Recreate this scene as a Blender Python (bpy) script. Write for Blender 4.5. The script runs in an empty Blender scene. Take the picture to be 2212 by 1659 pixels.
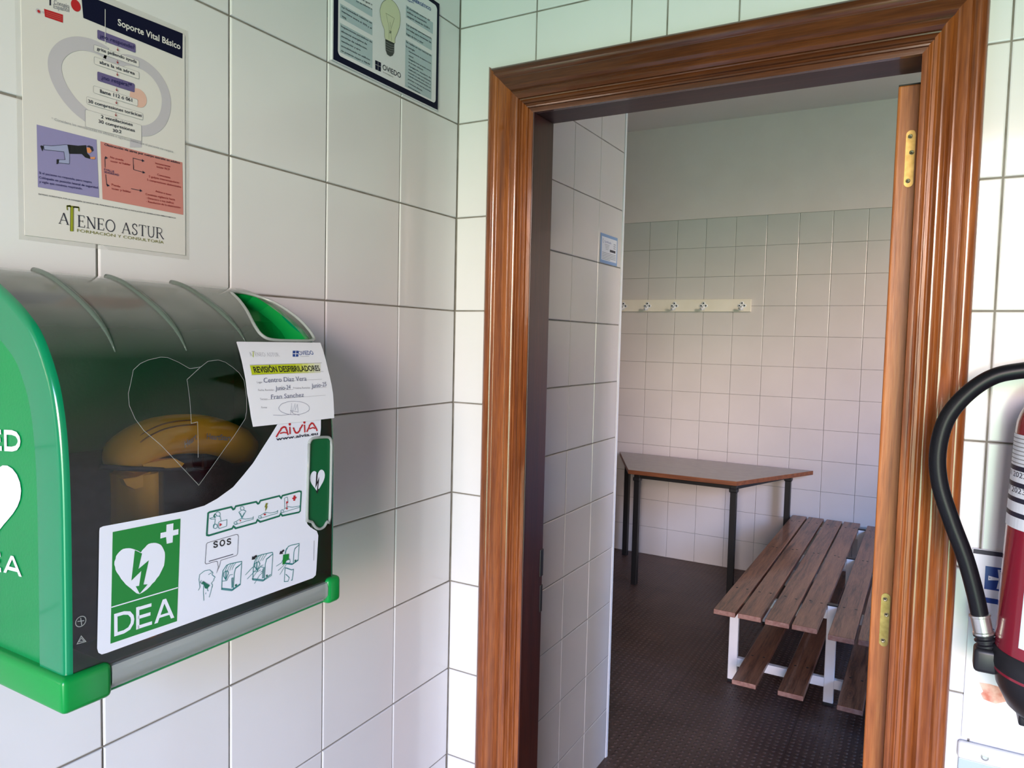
import bpy, bmesh, math, random
from math import sin, cos, pi, radians, sqrt
from mathutils import Vector, Matrix
from mathutils.geometry import tessellate_polygon
random.seed(7)
sc = bpy.context.scene
COL = sc.collection

# ------------------------------------------------------------------ camera
FX, IW, IH = 1584.51, 2212.0, 1659.0
CP = Vector((0.9073, -1.3336, -0.0607))
R_ = Vector((0.86801979, 0.49600551, 0.02280758))
U_ = Vector((-0.04942835, 0.0406123, 0.99795164))
F_ = Vector((-0.49406324, 0.86736911, -0.05976901))
cam = bpy.data.cameras.new('camera')
camo = bpy.data.objects.new('camera', cam)
COL.objects.link(camo)
cam.sensor_fit = 'HORIZONTAL'
cam.sensor_width = 36.0
cam.lens = FX / IW * 36.0
cam.clip_start = 0.01
camo.matrix_world = Matrix(((R_.x, U_.x, -F_.x, CP.x), (R_.y, U_.y, -F_.y, CP.y), (R_.z, U_.z, -F_.z, CP.z), (0, 0, 0, 1)))
sc.camera = camo

# ------------------------------------------------------------------ exposure
sc.view_settings.view_transform = 'Standard'
sc.view_settings.look = 'None'
sc.view_settings.gamma = 1.0
sc.view_settings.use_curve_mapping = False
sc.view_settings.exposure = 0.0
try:
    sc.cycles.use_denoising = True
    sc.cycles.max_bounces = 10
    sc.cycles.diffuse_bounces = 5
    sc.cycles.glossy_bounces = 4
    sc.cycles.transmission_bounces = 8
    sc.cycles.transparent_max_bounces = 16
    sc.cycles.sample_clamp_indirect = 6.0
except Exception:
    pass

# ------------------------------------------------------------------ daylight (made-up colour bands by elevation, tinting the walls by height)
FLOOR, CEIL_IN, CEIL_OUT = -1.585, 1.443, 1.25
world = bpy.data.worlds.new('daylight')
sc.world = world
world.use_nodes = True
wn = world.node_tree
wn.nodes.clear()
wo = wn.nodes.new('ShaderNodeOutputWorld')
wb = wn.nodes.new('ShaderNodeBackground')
wt = wn.nodes.new('ShaderNodeTexCoord')
ws = wn.nodes.new('ShaderNodeSeparateXYZ')
wr = wn.nodes.new('ShaderNodeValToRGB')
wm = wn.nodes.new('ShaderNodeMath'); wm.operation = 'MULTIPLY_ADD'
wm.inputs[1].default_value = 0.5; wm.inputs[2].default_value = 0.5
wn.links.new(wt.outputs['Generated'], ws.inputs[0])
wn.links.new(ws.outputs['Z'], wm.inputs[0])
wn.links.new(wm.outputs[0], wr.inputs[0])
wn.links.new(wr.outputs[0], wb.inputs[0])
wn.links.new(wb.outputs[0], wo.inputs[0])
wb.inputs[1].default_value = 13.0
cr = wr.color_ramp
cr.elements[0].position = 0.0; cr.elements[0].color = (.10, .30, .12, 1)
cr.elements[1].position = 1.0; cr.elements[1].color = (.35, .6, 1.2, 1)
for pos, c in ((.29, (.16, .50, .30, 1)), (.413, (.42, .76, .54, 1)), (.50, (1.0, 1.3, .98, 1)), (.545, (3.0, 2.6, 2.1, 1)), (.575, (5.6, 3.9, 3.4, 1)), (.61, (3.6, 2.9, 3.1, 1)), (.65, (1.1, 1.7, 3.2, 1)), (.76, (.6, 1.4, 3.4, 1))):
    e = cr.elements.new(pos); e.color = c

def portal(name, loc, size, look):
    l = bpy.data.lights.new(name, 'AREA')
    l.shape = 'RECTANGLE'; l.size, l.size_y = size
    l.cycles.is_portal = True
    o = bpy.data.objects.new(name, l)
    o.location = loc
    o.rotation_euler = Vector(look).to_track_quat('-Z', 'Z').to_euler()
    COL.objects.link(o)
# openings: entrance behind the camera; window of the changing room
ENT = dict(x0=0.95, x1=1.95, z1=0.95, y=-3.3)
WIN = dict(x0=2.75, x1=4.5, z0=-0.15, z1=1.38, y=.08)
portal('entrance_daylight', ((ENT['x0'] + ENT['x1']) / 2, ENT['y'] + .01, (ENT['z1'] + FLOOR) / 2), (ENT['x1'] - ENT['x0'], ENT['z1'] - FLOOR), (0, 1, 0))
portal('window_daylight', ((WIN['x0'] + WIN['x1']) / 2, WIN['y'] + .06, (WIN['z0'] + WIN['z1']) / 2), (WIN['x1'] - WIN['x0'], WIN['z1'] - WIN['z0']), (0, 1, 0))

# ------------------------------------------------------------------ helpers
def ray(px, py):
    return CP, (F_ + R_ * ((px - IW / 2) / FX) - U_ * ((py - IH / 2) / FX))
def on(axis, val, px, py):
    o, d = ray(px, py)
    t = (val - o[axis]) / d[axis]
    return o + d * t

def srgb(r, g, b):
    f = lambda c: (c / 12.92 if c <= .04045 else ((c + .055) / 1.055) ** 2.4)
    return (f(r / 255), f(g / 255), f(b / 255), 1)

def principled(name, col, rough=.5, metal=0, spec=.5, trans=0, ior=1.45, alpha=1, coat=0):
    m = bpy.data.materials.new(name); m.use_nodes = True
    b = m.node_tree.nodes['Principled BSDF']
    b.inputs['Base Color'].default_value = col
    b.inputs['Roughness'].default_value = rough
    b.inputs['Metallic'].default_value = metal
    b.inputs['Specular IOR Level'].default_value = spec
    b.inputs['Transmission Weight'].default_value = trans
    b.inputs['IOR'].default_value = ior
    b.inputs['Alpha'].default_value = alpha
    b.inputs['Coat Weight'].default_value = coat
    b.inputs['Coat Roughness'].default_value = .08
    return m

def node(m, t, **kw):
    n = m.node_tree.nodes.new(t)
    for k, v in kw.items():
        if k.startswith('i_'):
            n.inputs[int(k[2:]) if k[2:].isdigit() else k[2:]].default_value = v
        else:
            setattr(n, k, v)
    return n
def link(m, a, b): m.node_tree.links.new(a, b)
def bsdf(m): return m.node_tree.nodes['Principled BSDF']

def noisy(name, c1, c2, scale=8, rough=.5, bump=0.0, detail=4, coat=0, stretch=(1, 1, 1), spec=.5, bscale=None, dist=.002):
    """two-tone procedural material with noise variation and optional bump"""
    m = principled(name, c1, rough, coat=coat, spec=spec)
    tc = node(m, 'ShaderNodeTexCoord'); mp = node(m, 'ShaderNodeMapping')
    mp.inputs['Scale'].default_value = stretch
    nz = node(m, 'ShaderNodeTexNoise'); nz.inputs['Scale'].default_value = scale; nz.inputs['Detail'].default_value = detail
    mx = node(m, 'ShaderNodeValToRGB')
    mx.color_ramp.elements[0].position = .35; mx.color_ramp.elements[0].color = c1
    mx.color_ramp.elements[1].position = .68; mx.color_ramp.elements[1].color = c2
    link(m, tc.outputs['Object'], mp.inputs[0]); link(m, mp.outputs[0], nz.inputs[0]); link(m, nz.outputs[0], mx.inputs[0])
    link(m, mx.outputs[0], bsdf(m).inputs['Base Color'])
    if bump:
        bp = node(m, 'ShaderNodeBump'); bp.inputs['Strength'].default_value = bump; bp.inputs['Distance'].default_value = dist
        if bscale:
            n2 = node(m, 'ShaderNodeTexNoise'); n2.inputs['Scale'].default_value = bscale; n2.inputs['Detail'].default_value = 2
            link(m, mp.outputs[0], n2.inputs[0]); link(m, n2.outputs[0], bp.inputs['Height'])
        else:
            link(m, nz.outputs[0], bp.inputs['Height'])
        link(m, bp.outputs[0], bsdf(m).inputs['Normal'])
    return m

def wood(name, dark, mid, light, axis='z', rough=.28, coat=.5, scale=1.0, knots=False, bump=.15):
    m = principled(name, mid, rough, coat=coat)
    st = {'x': (.06, 1, 1), 'y': (1, .06, 1), 'z': (1, 1, .06)}[axis]
    tc = node(m, 'ShaderNodeTexCoord'); mp = node(m, 'ShaderNodeMapping'); mp.inputs['Scale'].default_value = [s * scale for s in st]
    link(m, tc.outputs['Object'], mp.inputs[0])
    n1 = node(m, 'ShaderNodeTexNoise'); n1.inputs['Scale'].default_value = 45; n1.inputs['Detail'].default_value = 5; n1.inputs['Distortion'].default_value = .6
    n2 = node(m, 'ShaderNodeTexNoise'); n2.inputs['Scale'].default_value = 330; n2.inputs['Detail'].default_value = 3
    link(m, mp.outputs[0], n1.inputs[0]); link(m, mp.outputs[0], n2.inputs[0])
    mix = node(m, 'ShaderNodeMath', operation='MULTIPLY_ADD'); mix.inputs[1].default_value = .35
    link(m, n2.outputs[0], mix.inputs[0])
    ad = node(m, 'ShaderNodeMath', operation='MULTIPLY'); ad.inputs[1].default_value = .65
    link(m, n1.outputs[0], ad.inputs[0]); link(m, ad.outputs[0], mix.inputs[2])
    cr = node(m, 'ShaderNodeValToRGB')
    cr.color_ramp.elements[0].position = .34; cr.color_ramp.elements[0].color = dark
    cr.color_ramp.elements[1].position = .66; cr.color_ramp.elements[1].color = light
    e = cr.color_ramp.elements.new(.5); e.color = mid
    link(m, mix.outputs[0], cr.inputs[0])
    out = cr.outputs[0]
    if knots:
        mp2 = node(m, 'ShaderNodeMapping'); mp2.inputs['Scale'].default_value = (9, 3.2, 9)
        vo = node(m, 'ShaderNodeTexVoronoi'); vo.inputs['Scale'].default_value = 1.0; vo.inputs['Randomness'].default_value = 1
        n3 = node(m, 'ShaderNodeTexNoise'); n3.inputs['Scale'].default_value = 5
        link(m, tc.outputs['Object'], mp2.inputs[0]); link(m, mp2.outputs[0], vo.inputs[0])
        wv = node(m, 'ShaderNodeMath', operation='MULTIPLY'); wv.inputs[1].default_value = 46
        sn = node(m, 'ShaderNodeMath', operation='SINE'); link(m, vo.outputs['Distance'], wv.inputs[0]); link(m, wv.outputs[0], sn.inputs[0])
        fal = node(m, 'ShaderNodeMapRange'); fal.inputs[1].default_value = .02; fal.inputs[2].default_value = .42; fal.inputs[3].default_value = .55; fal.inputs[4].default_value = 0
        link(m, vo.outputs['Distance'], fal.inputs[0])
        ab = node(m, 'ShaderNodeMath', operation='ABSOLUTE'); link(m, sn.outputs[0], ab.inputs[0])
        ml = node(m, 'ShaderNodeMath', operation='MULTIPLY'); link(m, ab.outputs[0], ml.inputs[0]); link(m, fal.outputs[0], ml.inputs[1])
        core = node(m, 'ShaderNodeMapRange'); core.inputs[1].default_value = .05; core.inputs[2].default_value = .09; core.inputs[3].default_value = .9; core.inputs[4].default_value = 0
        link(m, vo.outputs['Distance'], core.inputs[0])
        mxx = node(m, 'ShaderNodeMath', operation='MAXIMUM'); link(m, ml.outputs[0], mxx.inputs[0]); link(m, core.outputs[0], mxx.inputs[1])
        mc = node(m, 'ShaderNodeMixRGB'); mc.inputs[2].default_value = dark
        link(m, mxx.outputs[0], mc.inputs[0]); link(m, out, mc.inputs[1]); out = mc.outputs[0]
    link(m, out, bsdf(m).inputs['Base Color'])
    bp = node(m, 'ShaderNodeBump'); bp.inputs['Strength'].default_value = bump; bp.inputs['Distance'].default_value = .001
    link(m, n2.outputs[0], bp.inputs['Height']); link(m, bp.outputs[0], bsdf(m).inputs['Normal'])
    return m

def tag(o, label=None, cat=None, group=None, kind=None):
    if label: o['label'] = label
    if cat: o['category'] = cat
    if group: o['group'] = group
    if kind: o['kind'] = kind
    return o
def empty(name, loc, label=None, cat=None, group=None, kind=None):
    o = bpy.data.objects.new(name, None); o.location = loc; o.empty_display_size = .05
    COL.objects.link(o); return tag(o, label, cat, group, kind)
def obj(name, bm, mats, parent=None, smooth=False, auto=None):
    me = bpy.data.meshes.new(name)
    if parent is not None:
        bmesh.ops.translate(bm, verts=bm.verts, vec=-parent_loc(parent))
    bm.to_mesh(me); bm.free()
    for m in (mats if isinstance(mats, (list, tuple)) else [mats]): me.materials.append(m)
    if smooth:
        for p in me.polygons: p.use_smooth = True
        if auto: me.set_sharp_from_angle(angle=radians(auto))
    o = bpy.data.objects.new(name, me); COL.objects.link(o)
    if parent is not None: o.parent = parent
    return o
def parent_loc(p):
    v = Vector(p.location)
    while p.parent is not None:
        p = p.parent; v += Vector(p.location)
    return v
def BM(): return bmesh.new()
def add_box(bm, a, b, bevel=0.0, seg=2, mi=0):
    a, b = Vector(a), Vector(b)
    g = bmesh.ops.create_cube(bm, size=1.0)
    vs = g['verts']
    c, s = (a + b) / 2, b - a
    for v in vs: v.co = Vector((c.x + v.co.x * s.x, c.y + v.co.y * s.y, c.z + v.co.z * s.z))
    fs = set(f for v in vs for f in v.link_faces)
    for f in fs: f.material_index = mi
    if bevel:
        es = list(set(e for v in vs for e in v.link_edges))
        r = bmesh.ops.bevel(bm, geom=es, offset=bevel, segments=seg, profile=.5, affect='EDGES')
        for f in r['faces']: f.material_index = mi
def bx(a, b, bevel=0.0, seg=2):
    bm = BM(); add_box(bm, a, b, bevel, seg); return bm
def frames(pts):
    pts = [Vector(p) for p in pts]; n = len(pts)
    t = [(pts[min(i + 1, n - 1)] - pts[max(i - 1, 0)]).normalized() for i in range(n)]
    up = Vector((0, 0, 1)) if abs(t[0].z) < .9 else Vector((1, 0, 0))
    nrm = (up - t[0] * up.dot(t[0])).normalized(); out = []
    for i in range(n):
        nrm = (nrm - t[i] * nrm.dot(t[i])).normalized()
        out.append((pts[i], t[i], nrm, t[i].cross(nrm)))
    return out
def add_tube(bm, pts, r, seg=12, caps=True, mi=0, flat=1.0):
    rings = []
    fr = frames(pts)
    for i, (p, t, n, b) in enumerate(fr):
        rr = r[i] if isinstance(r, (list, tuple)) else r
        rings.append([bm.verts.new(p + n * cos(2 * pi * k / seg) * rr + b * sin(2 * pi * k / seg) * rr * flat) for k in range(seg)])
    for a, b in zip(rings, rings[1:]):
        for k in range(seg):
            f = bm.faces.new((a[k], a[(k + 1) % seg], b[(k + 1) % seg], b[k])); f.material_index = mi
    if caps:
        bm.faces.new(rings[0][::-1]).material_index = mi; bm.faces.new(rings[-1]).material_index = mi
def add_lathe(bm, prof, c, seg=48, axis='z', mi=0, rot=None):
    c = Vector(c); rings = []
    for r, h in prof:
        ring = []
        for k in range(seg):
            a = 2 * pi * k / seg
            if axis == 'z': v = Vector((r * cos(a), r * sin(a), h))
            elif axis == 'y': v = Vector((r * cos(a), h, r * sin(a)))
            else: v = Vector((h, r * cos(a), r * sin(a)))
            if rot is not None: v = rot @ v
            ring.append(bm.verts.new(c + v))
        rings.append(ring)
    for a, b in zip(rings, rings[1:]):
        for k in range(seg):
            f = bm.faces.new((a[k], a[(k + 1) % seg], b[(k + 1) % seg], b[k])); f.material_index = mi
    bm.faces.new(rings[0][::-1]).material_index = mi; bm.faces.new(rings[-1]).material_index = mi
    bmesh.ops.recalc_face_normals(bm, faces=bm.faces)
def add_prism(bm, pts, f0, f1, mi=0):
    """pts 2D outline; f0, f1 map (a,b) to the two end planes"""
    A = [bm.verts.new(f0(a, b)) for a, b in pts]; B = [bm.verts.new(f1(a, b)) for a, b in pts]
    n = len(pts)
    for i in range(n):
        f = bm.faces.new((A[i], A[(i + 1) % n], B[(i + 1) % n], B[i])); f.material_index = mi
    tris = tessellate_polygon([[Vector((a, b, 0)) for a, b in pts]])
    for t in tris:
        bm.faces.new([A[k] for k in t]).material_index = mi; bm.faces.new([B[k] for k in t]).material_index = mi
    bmesh.ops.recalc_face_normals(bm, faces=bm.faces)
def smooth_path(pts, n=8):
    P = [Vector(p) for p in pts]; P = [P[0] * 2 - P[1]] + P + [P[-1] * 2 - P[-2]]; out = []
    for i in range(1, len(P) - 2):
        for k in range(n):
            t = k / n; a, b, c, d = P[i - 1:i + 3]
            out.append(.5 * ((2 * b) + (c - a) * t + (2 * a - 5 * b + 4 * c - d) * t * t + (3 * b - a - 3 * c + d) * t ** 3))
    out.append(P[-2]); return out

# ---- flat printed artwork -----------------------------------------------
_txt = {}
def text_mesh(s, bold=0.0):
    key = (s, bold)
    if key in _txt: return _txt[key]
    c = bpy.data.curves.new('t', 'FONT'); c.body = s; c.resolution_u = 3; c.offset = bold; c.fill_mode = 'FRONT'
    o = bpy.data.objects.new('t', c); COL.objects.link(o)
    bpy.context.view_layer.update()
    me = bpy.data.meshes.new_from_object(o)
    vs = [(v.co.x, v.co.y) for v in me.vertices]; fs = [tuple(p.vertices) for p in me.polygons]
    bpy.data.objects.remove(o); bpy.data.curves.remove(c); bpy.data.meshes.remove(me)
    _txt[key] = (vs, fs); return _txt[key]
CAPH = max(v[1] for v in text_mesh('H')[0])
GLY = {  # stroke letters with serifs: (points, relative thickness)
 'A': [([(.5, 1), (.08, 0)], .5), ([(.5, 1), (.92, 0)], 1.1), ([(.22, .33), (.78, .33)], .45), ([(-.04, 0), (.22, 0)], .4), ([(.76, 0), (1.06, 0)], .4)],
 'E': [([(.2, 0), (.2, 1)], 1.1), ([(.02, 1), (.85, 1), (.87, .82)], .45), ([(.2, .52), (.68, .52)], .45), ([(.68, .62), (.68, .42)], .4), ([(.02, 0), (.87, 0), (.92, .2)], .45)],
 'N': [([(.15, 0), (.15, 1)], .5), ([(.12, 1), (.85, .0)], 1.1), ([(.87, 0), (.87, 1)], .5), ([(-.02, 0), (.3, 0)], .4), ([(-.02, 1), (.2, 1)], .4), ([(.72, 1), (1.02, 1)], .4)],
 'O': [([(.5 + .46 * sin(a * pi / 12), .5 + .52 * cos(a * pi / 12)) for a in range(25)], .8)],
 'S': [([(.82, .78), (.80, .93), (.55, 1.01), (.28, .95), (.18, .78), (.28, .62), (.55, .5), (.78, .38), (.86, .22), (.75, .06), (.48, -.02), (.2, .05), (.16, .24)], .8)],
 'T': [([(.5, 0), (.5, 1)], 1.1), ([(.02, .82), (.05, 1), (.95, 1), (.98, .82)], .45), ([(.32, 0), (.68, 0)], .4)],
 'U': [([(.18, 1), (.18, .3), (.28, .06), (.52, -.02), (.76, .06), (.86, .3), (.86, 1)], .75), ([(.02, 1), (.36, 1)], .4), ([(.7, 1), (1.02, 1)], .4)],
 'R': [([(.2, 0), (.2, 1)], 1.1), ([(.02, 1), (.55, 1), (.78, .9), (.8, .7), (.7, .56), (.5, .5), (.2, .5)], .55), ([(.5, .5), (.95, 0), (1.08, 0)], .9), ([(.04, 0), (.38, 0)], .4)],
}
GSAN = {  # bold sans letters: stroke centre lines in a unit box, (points, closed)
 'D': [([(.09, .085), (.09, .915), (.48, .915), (.74, .84), (.88, .66), (.91, .5), (.88, .34), (.74, .16), (.48, .085)], True)],
 'E': [([(.1, 0), (.1, 1)], False), ([(.1, .915), (.92, .915)], False), ([(.1, .52), (.86, .52)], False), ([(.1, .085), (.95, .085)], False)],
 'A': [([(.5, 1), (.08, 0)], False), ([(.5, 1), (.92, 0)], False), ([(.24, .32), (.76, .32)], False), ([(.40, .96), (.60, .96)], False)],
 'S': [([(.86, .74), (.78, .88), (.5, .93), (.22, .86), (.14, .72), (.24, .58), (.5, .5), (.78, .42), (.88, .27), (.78, .12), (.5, .06), (.2, .12), (.12, .28)], False)],
 'O': [([(.5 + .41 * sin(a * pi / 14), .5 + .43 * cos(a * pi / 14)) for a in range(28)], True)],
}
class Art:
    LAY = 0.00022
    def __init__(s, mapf, uv, base=0.0):
        s.mapf, s.uv, s.base = mapf, uv, base   # uv: reference coordinates -> (u, v)
        s.bm = bmesh.new(); s.mats = []; s.n = s.bm.verts.layers.float.new('h')
    def mi(s, m):
        if m not in s.mats: s.mats.append(m)
        return s.mats.index(m)
    def _v(s, u, v, L): 
        x = s.bm.verts.new((u, v, 0)); x[s.n] = s.base + L * s.LAY; return x
    def puv(s, pts, mat, L=1, holes=()):
        loops = [list(pts)] + [list(h) for h in holes]
        flat = [p for l in loops for p in l]
        V = [s._v(p[0], p[1], L) for p in flat]
        for t in tessellate_polygon([[Vector((p[0], p[1], 0)) for p in l] for l in loops]):
            try: f = s.bm.faces.new([V[k] for k in t]); f.material_index = s.mi(mat)
            except ValueError: pass
    def poly(s, pts, mat, L=1, holes=()):
        s.puv([s.uv(*p) for p in pts], mat, L, [[s.uv(*p) for p in h] for h in holes])
    def rect(s, x0, y0, x1, y1, mat, L=1): s.poly([(x0, y0), (x1, y0), (x1, y1), (x0, y1)], mat, L)
    def luv(s, P, w, mat, L=2, closed=False):
        P = [Vector(p) for p in P]
        Q = [P[0]]
        for p in P[1:]:
            if (p - Q[-1]).length > 1e-6: Q.append(p)
        P = Q; n = len(P)
        if n < 2: return
        ls, rs = [], []
        for i in range(n):
            if closed: a, b = P[(i - 1) % n], P[(i + 1) % n]
            else: a, b = P[max(i - 1, 0)], P[min(i + 1, n - 1)]
            d1 = (P[i] - a).normalized() if (P[i] - a).length > 1e-9 else None
            d2 = (b - P[i]).normalized() if (b - P[i]).length > 1e-9 else None
            if d1 is None: d1 = d2
            if d2 is None: d2 = d1
            t = (d1 + d2)
            t = t.normalized() if t.length > 1e-3 else d1
            nn = Vector((-t.y, t.x)); k = 1 / max(.4, nn.dot(Vector((-d1.y, d1.x))))
            ls.append(P[i] + nn * w / 2 * k); rs.append(P[i] - nn * w / 2 * k)
        A = [s._v(p.x, p.y, L) for p in ls]; B = [s._v(p.x, p.y, L) for p in rs]
        m = s.mi(mat)
        for i in range(n if closed else n - 1):
            j = (i + 1) % n
            s.bm.faces.new((A[i], B[i], B[j], A[j])).material_index = m
    def line(s, pts, w, mat, L=2, closed=False): s.luv([s.uv(*p) for p in pts], w, mat, L, closed)
    def rrect(s, x0, y0, x1, y1, r, mat, L=1, line=None):
        """corners in reference coordinates, radius in metres, axis-aligned in the surface"""
        a, b = s.uv(x0, y0), s.uv(x1, y1); s.rr(a[0], a[1], b[0], b[1], r, mat, L, line)
    def rr(s, u0, v0, u1, v1, r, mat, L=1, line=None):
        u0, u1 = min(u0, u1), max(u0, u1); v0, v1 = min(v0, v1), max(v0, v1)
        P = []
        for cx, cy, a0 in ((u1 - r, v1 - r, 0), (u0 + r, v1 - r, 90), (u0 + r, v0 + r, 180), (u1 - r, v0 + r, 270)):
            for k in range(6): a = radians(a0 + k * 18); P.append((cx + r * cos(a), cy + r * sin(a)))
        if line: s.luv(P, line, mat, L, True)
        else: s.puv(P, mat, L)
    def disc(s, x, y, r, mat, L=2, ry=None):
        u, v = s.uv(x, y); s.puv([(u + r * cos(k * pi / 10), v + (ry or r) * sin(k * pi / 10)) for k in range(20)], mat, L)
    def text(s, t, p0, p1, cap, mat, L=3, bold=0.0, shear=0.0):
        a, b = s.uv(*p0), s.uv(*p1); c = s.uv(p0[0], p0[1] - cap)
        s.tuv(t, a, b, abs(c[1] - a[1]), mat, L, bold, shear)
    def tuv(s, t, a, b, h, mat, L=3, bold=0.0, shear=0.0):
        vs, fs = text_mesh(t, bold)
        if not vs: return
        x0 = min(v[0] for v in vs); x1 = max(v[0] for v in vs); k = h / CAPH; w = b[0] - a[0]
        V = [s._v(a[0] + (x - x0) / (x1 - x0) * w + y * k * shear, a[1] + (b[1] - a[1]) * (x - x0) / (x1 - x0) + y * k, L) for x, y in vs]
        m = s.mi(mat)
        for f in fs:
            try: s.bm.faces.new([V[i] for i in f]).material_index = m
            except ValueError: pass
    def serif(s, t, p0, p1, cap, mat, L=3, th=.11, adv=None):
        a, b = s.uv(*p0), s.uv(*p1); c = s.uv(p0[0], p0[1] - cap); h = abs(c[1] - a[1])
        wd = {'A': 1.0, 'E': .8, 'N': 1.0, 'O': 1.05, 'S': .75, 'T': .85, 'U': .95, 'R': .95, ' ': .5}
        tot = sum(wd[x] for x in t) + .12 * (len(t) - 1); un = (b[0] - a[0]) / tot; x = a[0]
        for ch in t:
            for st, tk in GLY.get(ch, []):
                s.luv([(x + p * un * wd[ch], a[1] + (b[1] - a[1]) * (x - a[0]) / (b[0] - a[0]) + q * h) for p, q in st], th * h * tk, mat, L)
            x += un * (wd[ch] + .12)
    def sans(s, t, p0, p1, cap, mat, L=3, th=.17, gap=.10):
        a, b = s.uv(*p0), s.uv(*p1); c = s.uv(p0[0], p0[1] - cap); h = abs(c[1] - a[1])
        wd = {'D': 1.0, 'E': .86, 'A': 1.08, 'S': .9, 'O': 1.05}
        tot = sum(wd[x] for x in t) + gap * (len(t) - 1); un = (b[0] - a[0]) / tot; x = a[0]
        for ch in t:
            if ch == 'A':
                W = un * wd[ch]; w = th * h * 1.12 / W; k = w * .5; g = .5 - k; yb = .20 + th * .8
                f = lambda p, q: (x + p * W, a[1] + (b[1] - a[1]) * (x + p * W - a[0]) / (b[0] - a[0]) + q * h)
                s.puv([f(*c_) for c_ in ((0, 0), (.5 - k, 1), (.5 + k, 1), (1, 0), (1 - w, 0), (1 - w - .2 * g, .2), (w + .2 * g, .2), (w, 0))], mat, L, [[f(*c_) for c_ in ((w + yb * g, yb), (1 - w - yb * g, yb), (.5, (.5 - w) / g))]])
                x += W + un * gap; continue
            for st, cl in GSAN[ch]:
                s.luv([(x + p * un * wd[ch], a[1] + (b[1] - a[1]) * (x + p * un * wd[ch] - a[0]) / (b[0] - a[0]) + q * h) for p, q in st], th * h, mat, L, cl)
            x += un * (wd[ch] + gap)
    def build(s, name, parent, cuts=(), norm=None):
        bm = s.bm
        for c in cuts:
            bmesh.ops.bisect_plane(bm, geom=bm.verts[:] + bm.edges[:] + bm.faces[:], plane_co=(0, c, 0), plane_no=(0, 1, 0), dist=1e-7)
        off = parent_loc(parent) if parent is not None else Vector()
        bm.normal_update()
        for f in bm.faces:
            if f.normal.z < 0: f.normal_flip()
        lay = bm.verts.layers.float.get('h')
        ns = []
        for v in bm.verts:
            u, w, h = v.co.x, v.co.y, v[lay]
            v.co = Vector(s.mapf(u, w, h)) - off
            if norm: ns.append(norm(u, w))
        me = bpy.data.meshes.new(name); bm.to_mesh(me); bm.free()
        for m in s.mats: me.materials.append(m)
        if norm:
            for p in me.polygons: p.use_smooth = True
            me.normals_split_custom_set_from_vertices(ns)
        o = bpy.data.objects.new(name, me); COL.objects.link(o)
        if parent is not None: o.parent = parent
        return o

# ------------------------------------------------------------------ materials
M = {}
def tilemat(name, c, rough=.12, c2=None):
    m = noisy(name, c, c2 or tuple(x * .94 for x in c[:3]) + (1,), scale=3, rough=rough, bump=.25, bscale=14, dist=.0006)
    return m
M['tile'] = tilemat('glazed_white_tile', (.73, .73, .74, 1))
M['tile_in'] = tilemat('glazed_cream_tile', (.62, .58, .555, 1), rough=.16)
M['grout'] = noisy('grout', (.16, .145, .12, 1), (.26, .24, .21, 1), scale=25, rough=.9)
M['grout_in'] = noisy('grout_grey', (.26, .25, .23, 1), (.36, .35, .33, 1), scale=25, rough=.9)
M['plaster'] = noisy('painted_plaster', (.74, .62, .60, 1), (.77, .65, .63, 1), scale=6, rough=.85, bump=.3, bscale=180)
M['white_paint'] = noisy('white_ceiling_paint', (.88, .80, .76, 1), (.90, .82, .78, 1), scale=4, rough=.9)
M['stone'] = noisy('grey_render', (.16, .155, .15, 1), (.20, .195, .185, 1), scale=5, rough=.9)
M['paving'] = noisy('terracotta_floor', (.28, .18, .13, 1), (.36, .24, .18, 1), scale=5, rough=.6)
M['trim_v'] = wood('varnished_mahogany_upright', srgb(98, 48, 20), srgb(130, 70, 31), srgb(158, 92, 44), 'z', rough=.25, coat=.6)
M['trim_h'] = wood('shade_darkened_mahogany_lintel', srgb(66, 31, 13), srgb(86, 44, 20), srgb(106, 58, 28), 'x', rough=.25, coat=.6)  # casing wood again, darkened to put the lintel's shade into its colour
M['jamb'] = wood('shade_darkened_jamb', srgb(44, 15, 9), srgb(58, 21, 12), srgb(72, 29, 16), 'z', rough=.4, coat=.1)  # base colour lowered to paint in the shade inside the doorway
M['jamb_h'] = wood('shade_darkened_head', srgb(44, 18, 13), srgb(60, 25, 18), srgb(74, 34, 24), 'x', rough=.4, coat=.1)  # same doorway shade put into the head's colour
M['leaf'] = wood('door_leaf_edge_wood', srgb(140, 74, 32), srgb(178, 104, 52), srgb(200, 128, 70), 'z', rough=.35, coat=.3)
M['bench'] = wood('bench_pine_stained', srgb(64, 33, 20), srgb(130, 80, 54), srgb(156, 102, 70), 'y', rough=.38, coat=.25, knots=True)
M['endgrain'] = noisy('bench_end_grain', srgb(140, 98, 84), srgb(168, 128, 112), scale=60, rough=.8)
M['table_edge'] = wood('beech_table_edge', srgb(96, 52, 28), srgb(120, 68, 38), srgb(138, 82, 48), 'x', rough=.5, coat=.1)
M['table_top'] = noisy('grey_laminate', (.25, .22, .20, 1), (.27, .24, .215, 1), scale=20, rough=.22)
M['black_steel'] = principled('black_painted_steel', (.012, .011, .011, 1), .4)
M['white_steel'] = noisy('white_painted_steel', (.86, .86, .88, 1), (.80, .80, .82, 1), scale=12, rough=.35)
M['rubber'] = principled('black_rubber', (.012, .012, .014, 1), .45)
M['brass'] = noisy('tarnished_brass', (.50, .36, .13, 1), (.36, .25, .08, 1), scale=90, rough=.38); bsdf(M['brass']).inputs['Metallic'].default_value = .85
M['screw'] = principled('brass_screw', (.62, .52, .30, 1), .3, metal=.9)
M['steel'] = noisy('zinc_steel', (.55, .54, .50, 1), (.7, .7, .68, 1), scale=60, rough=.3); bsdf(M['steel']).inputs['Metallic'].default_value = .9
M['white_pvc'] = principled('white_plastic', (.72, .73, .76, 1), .3)
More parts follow.
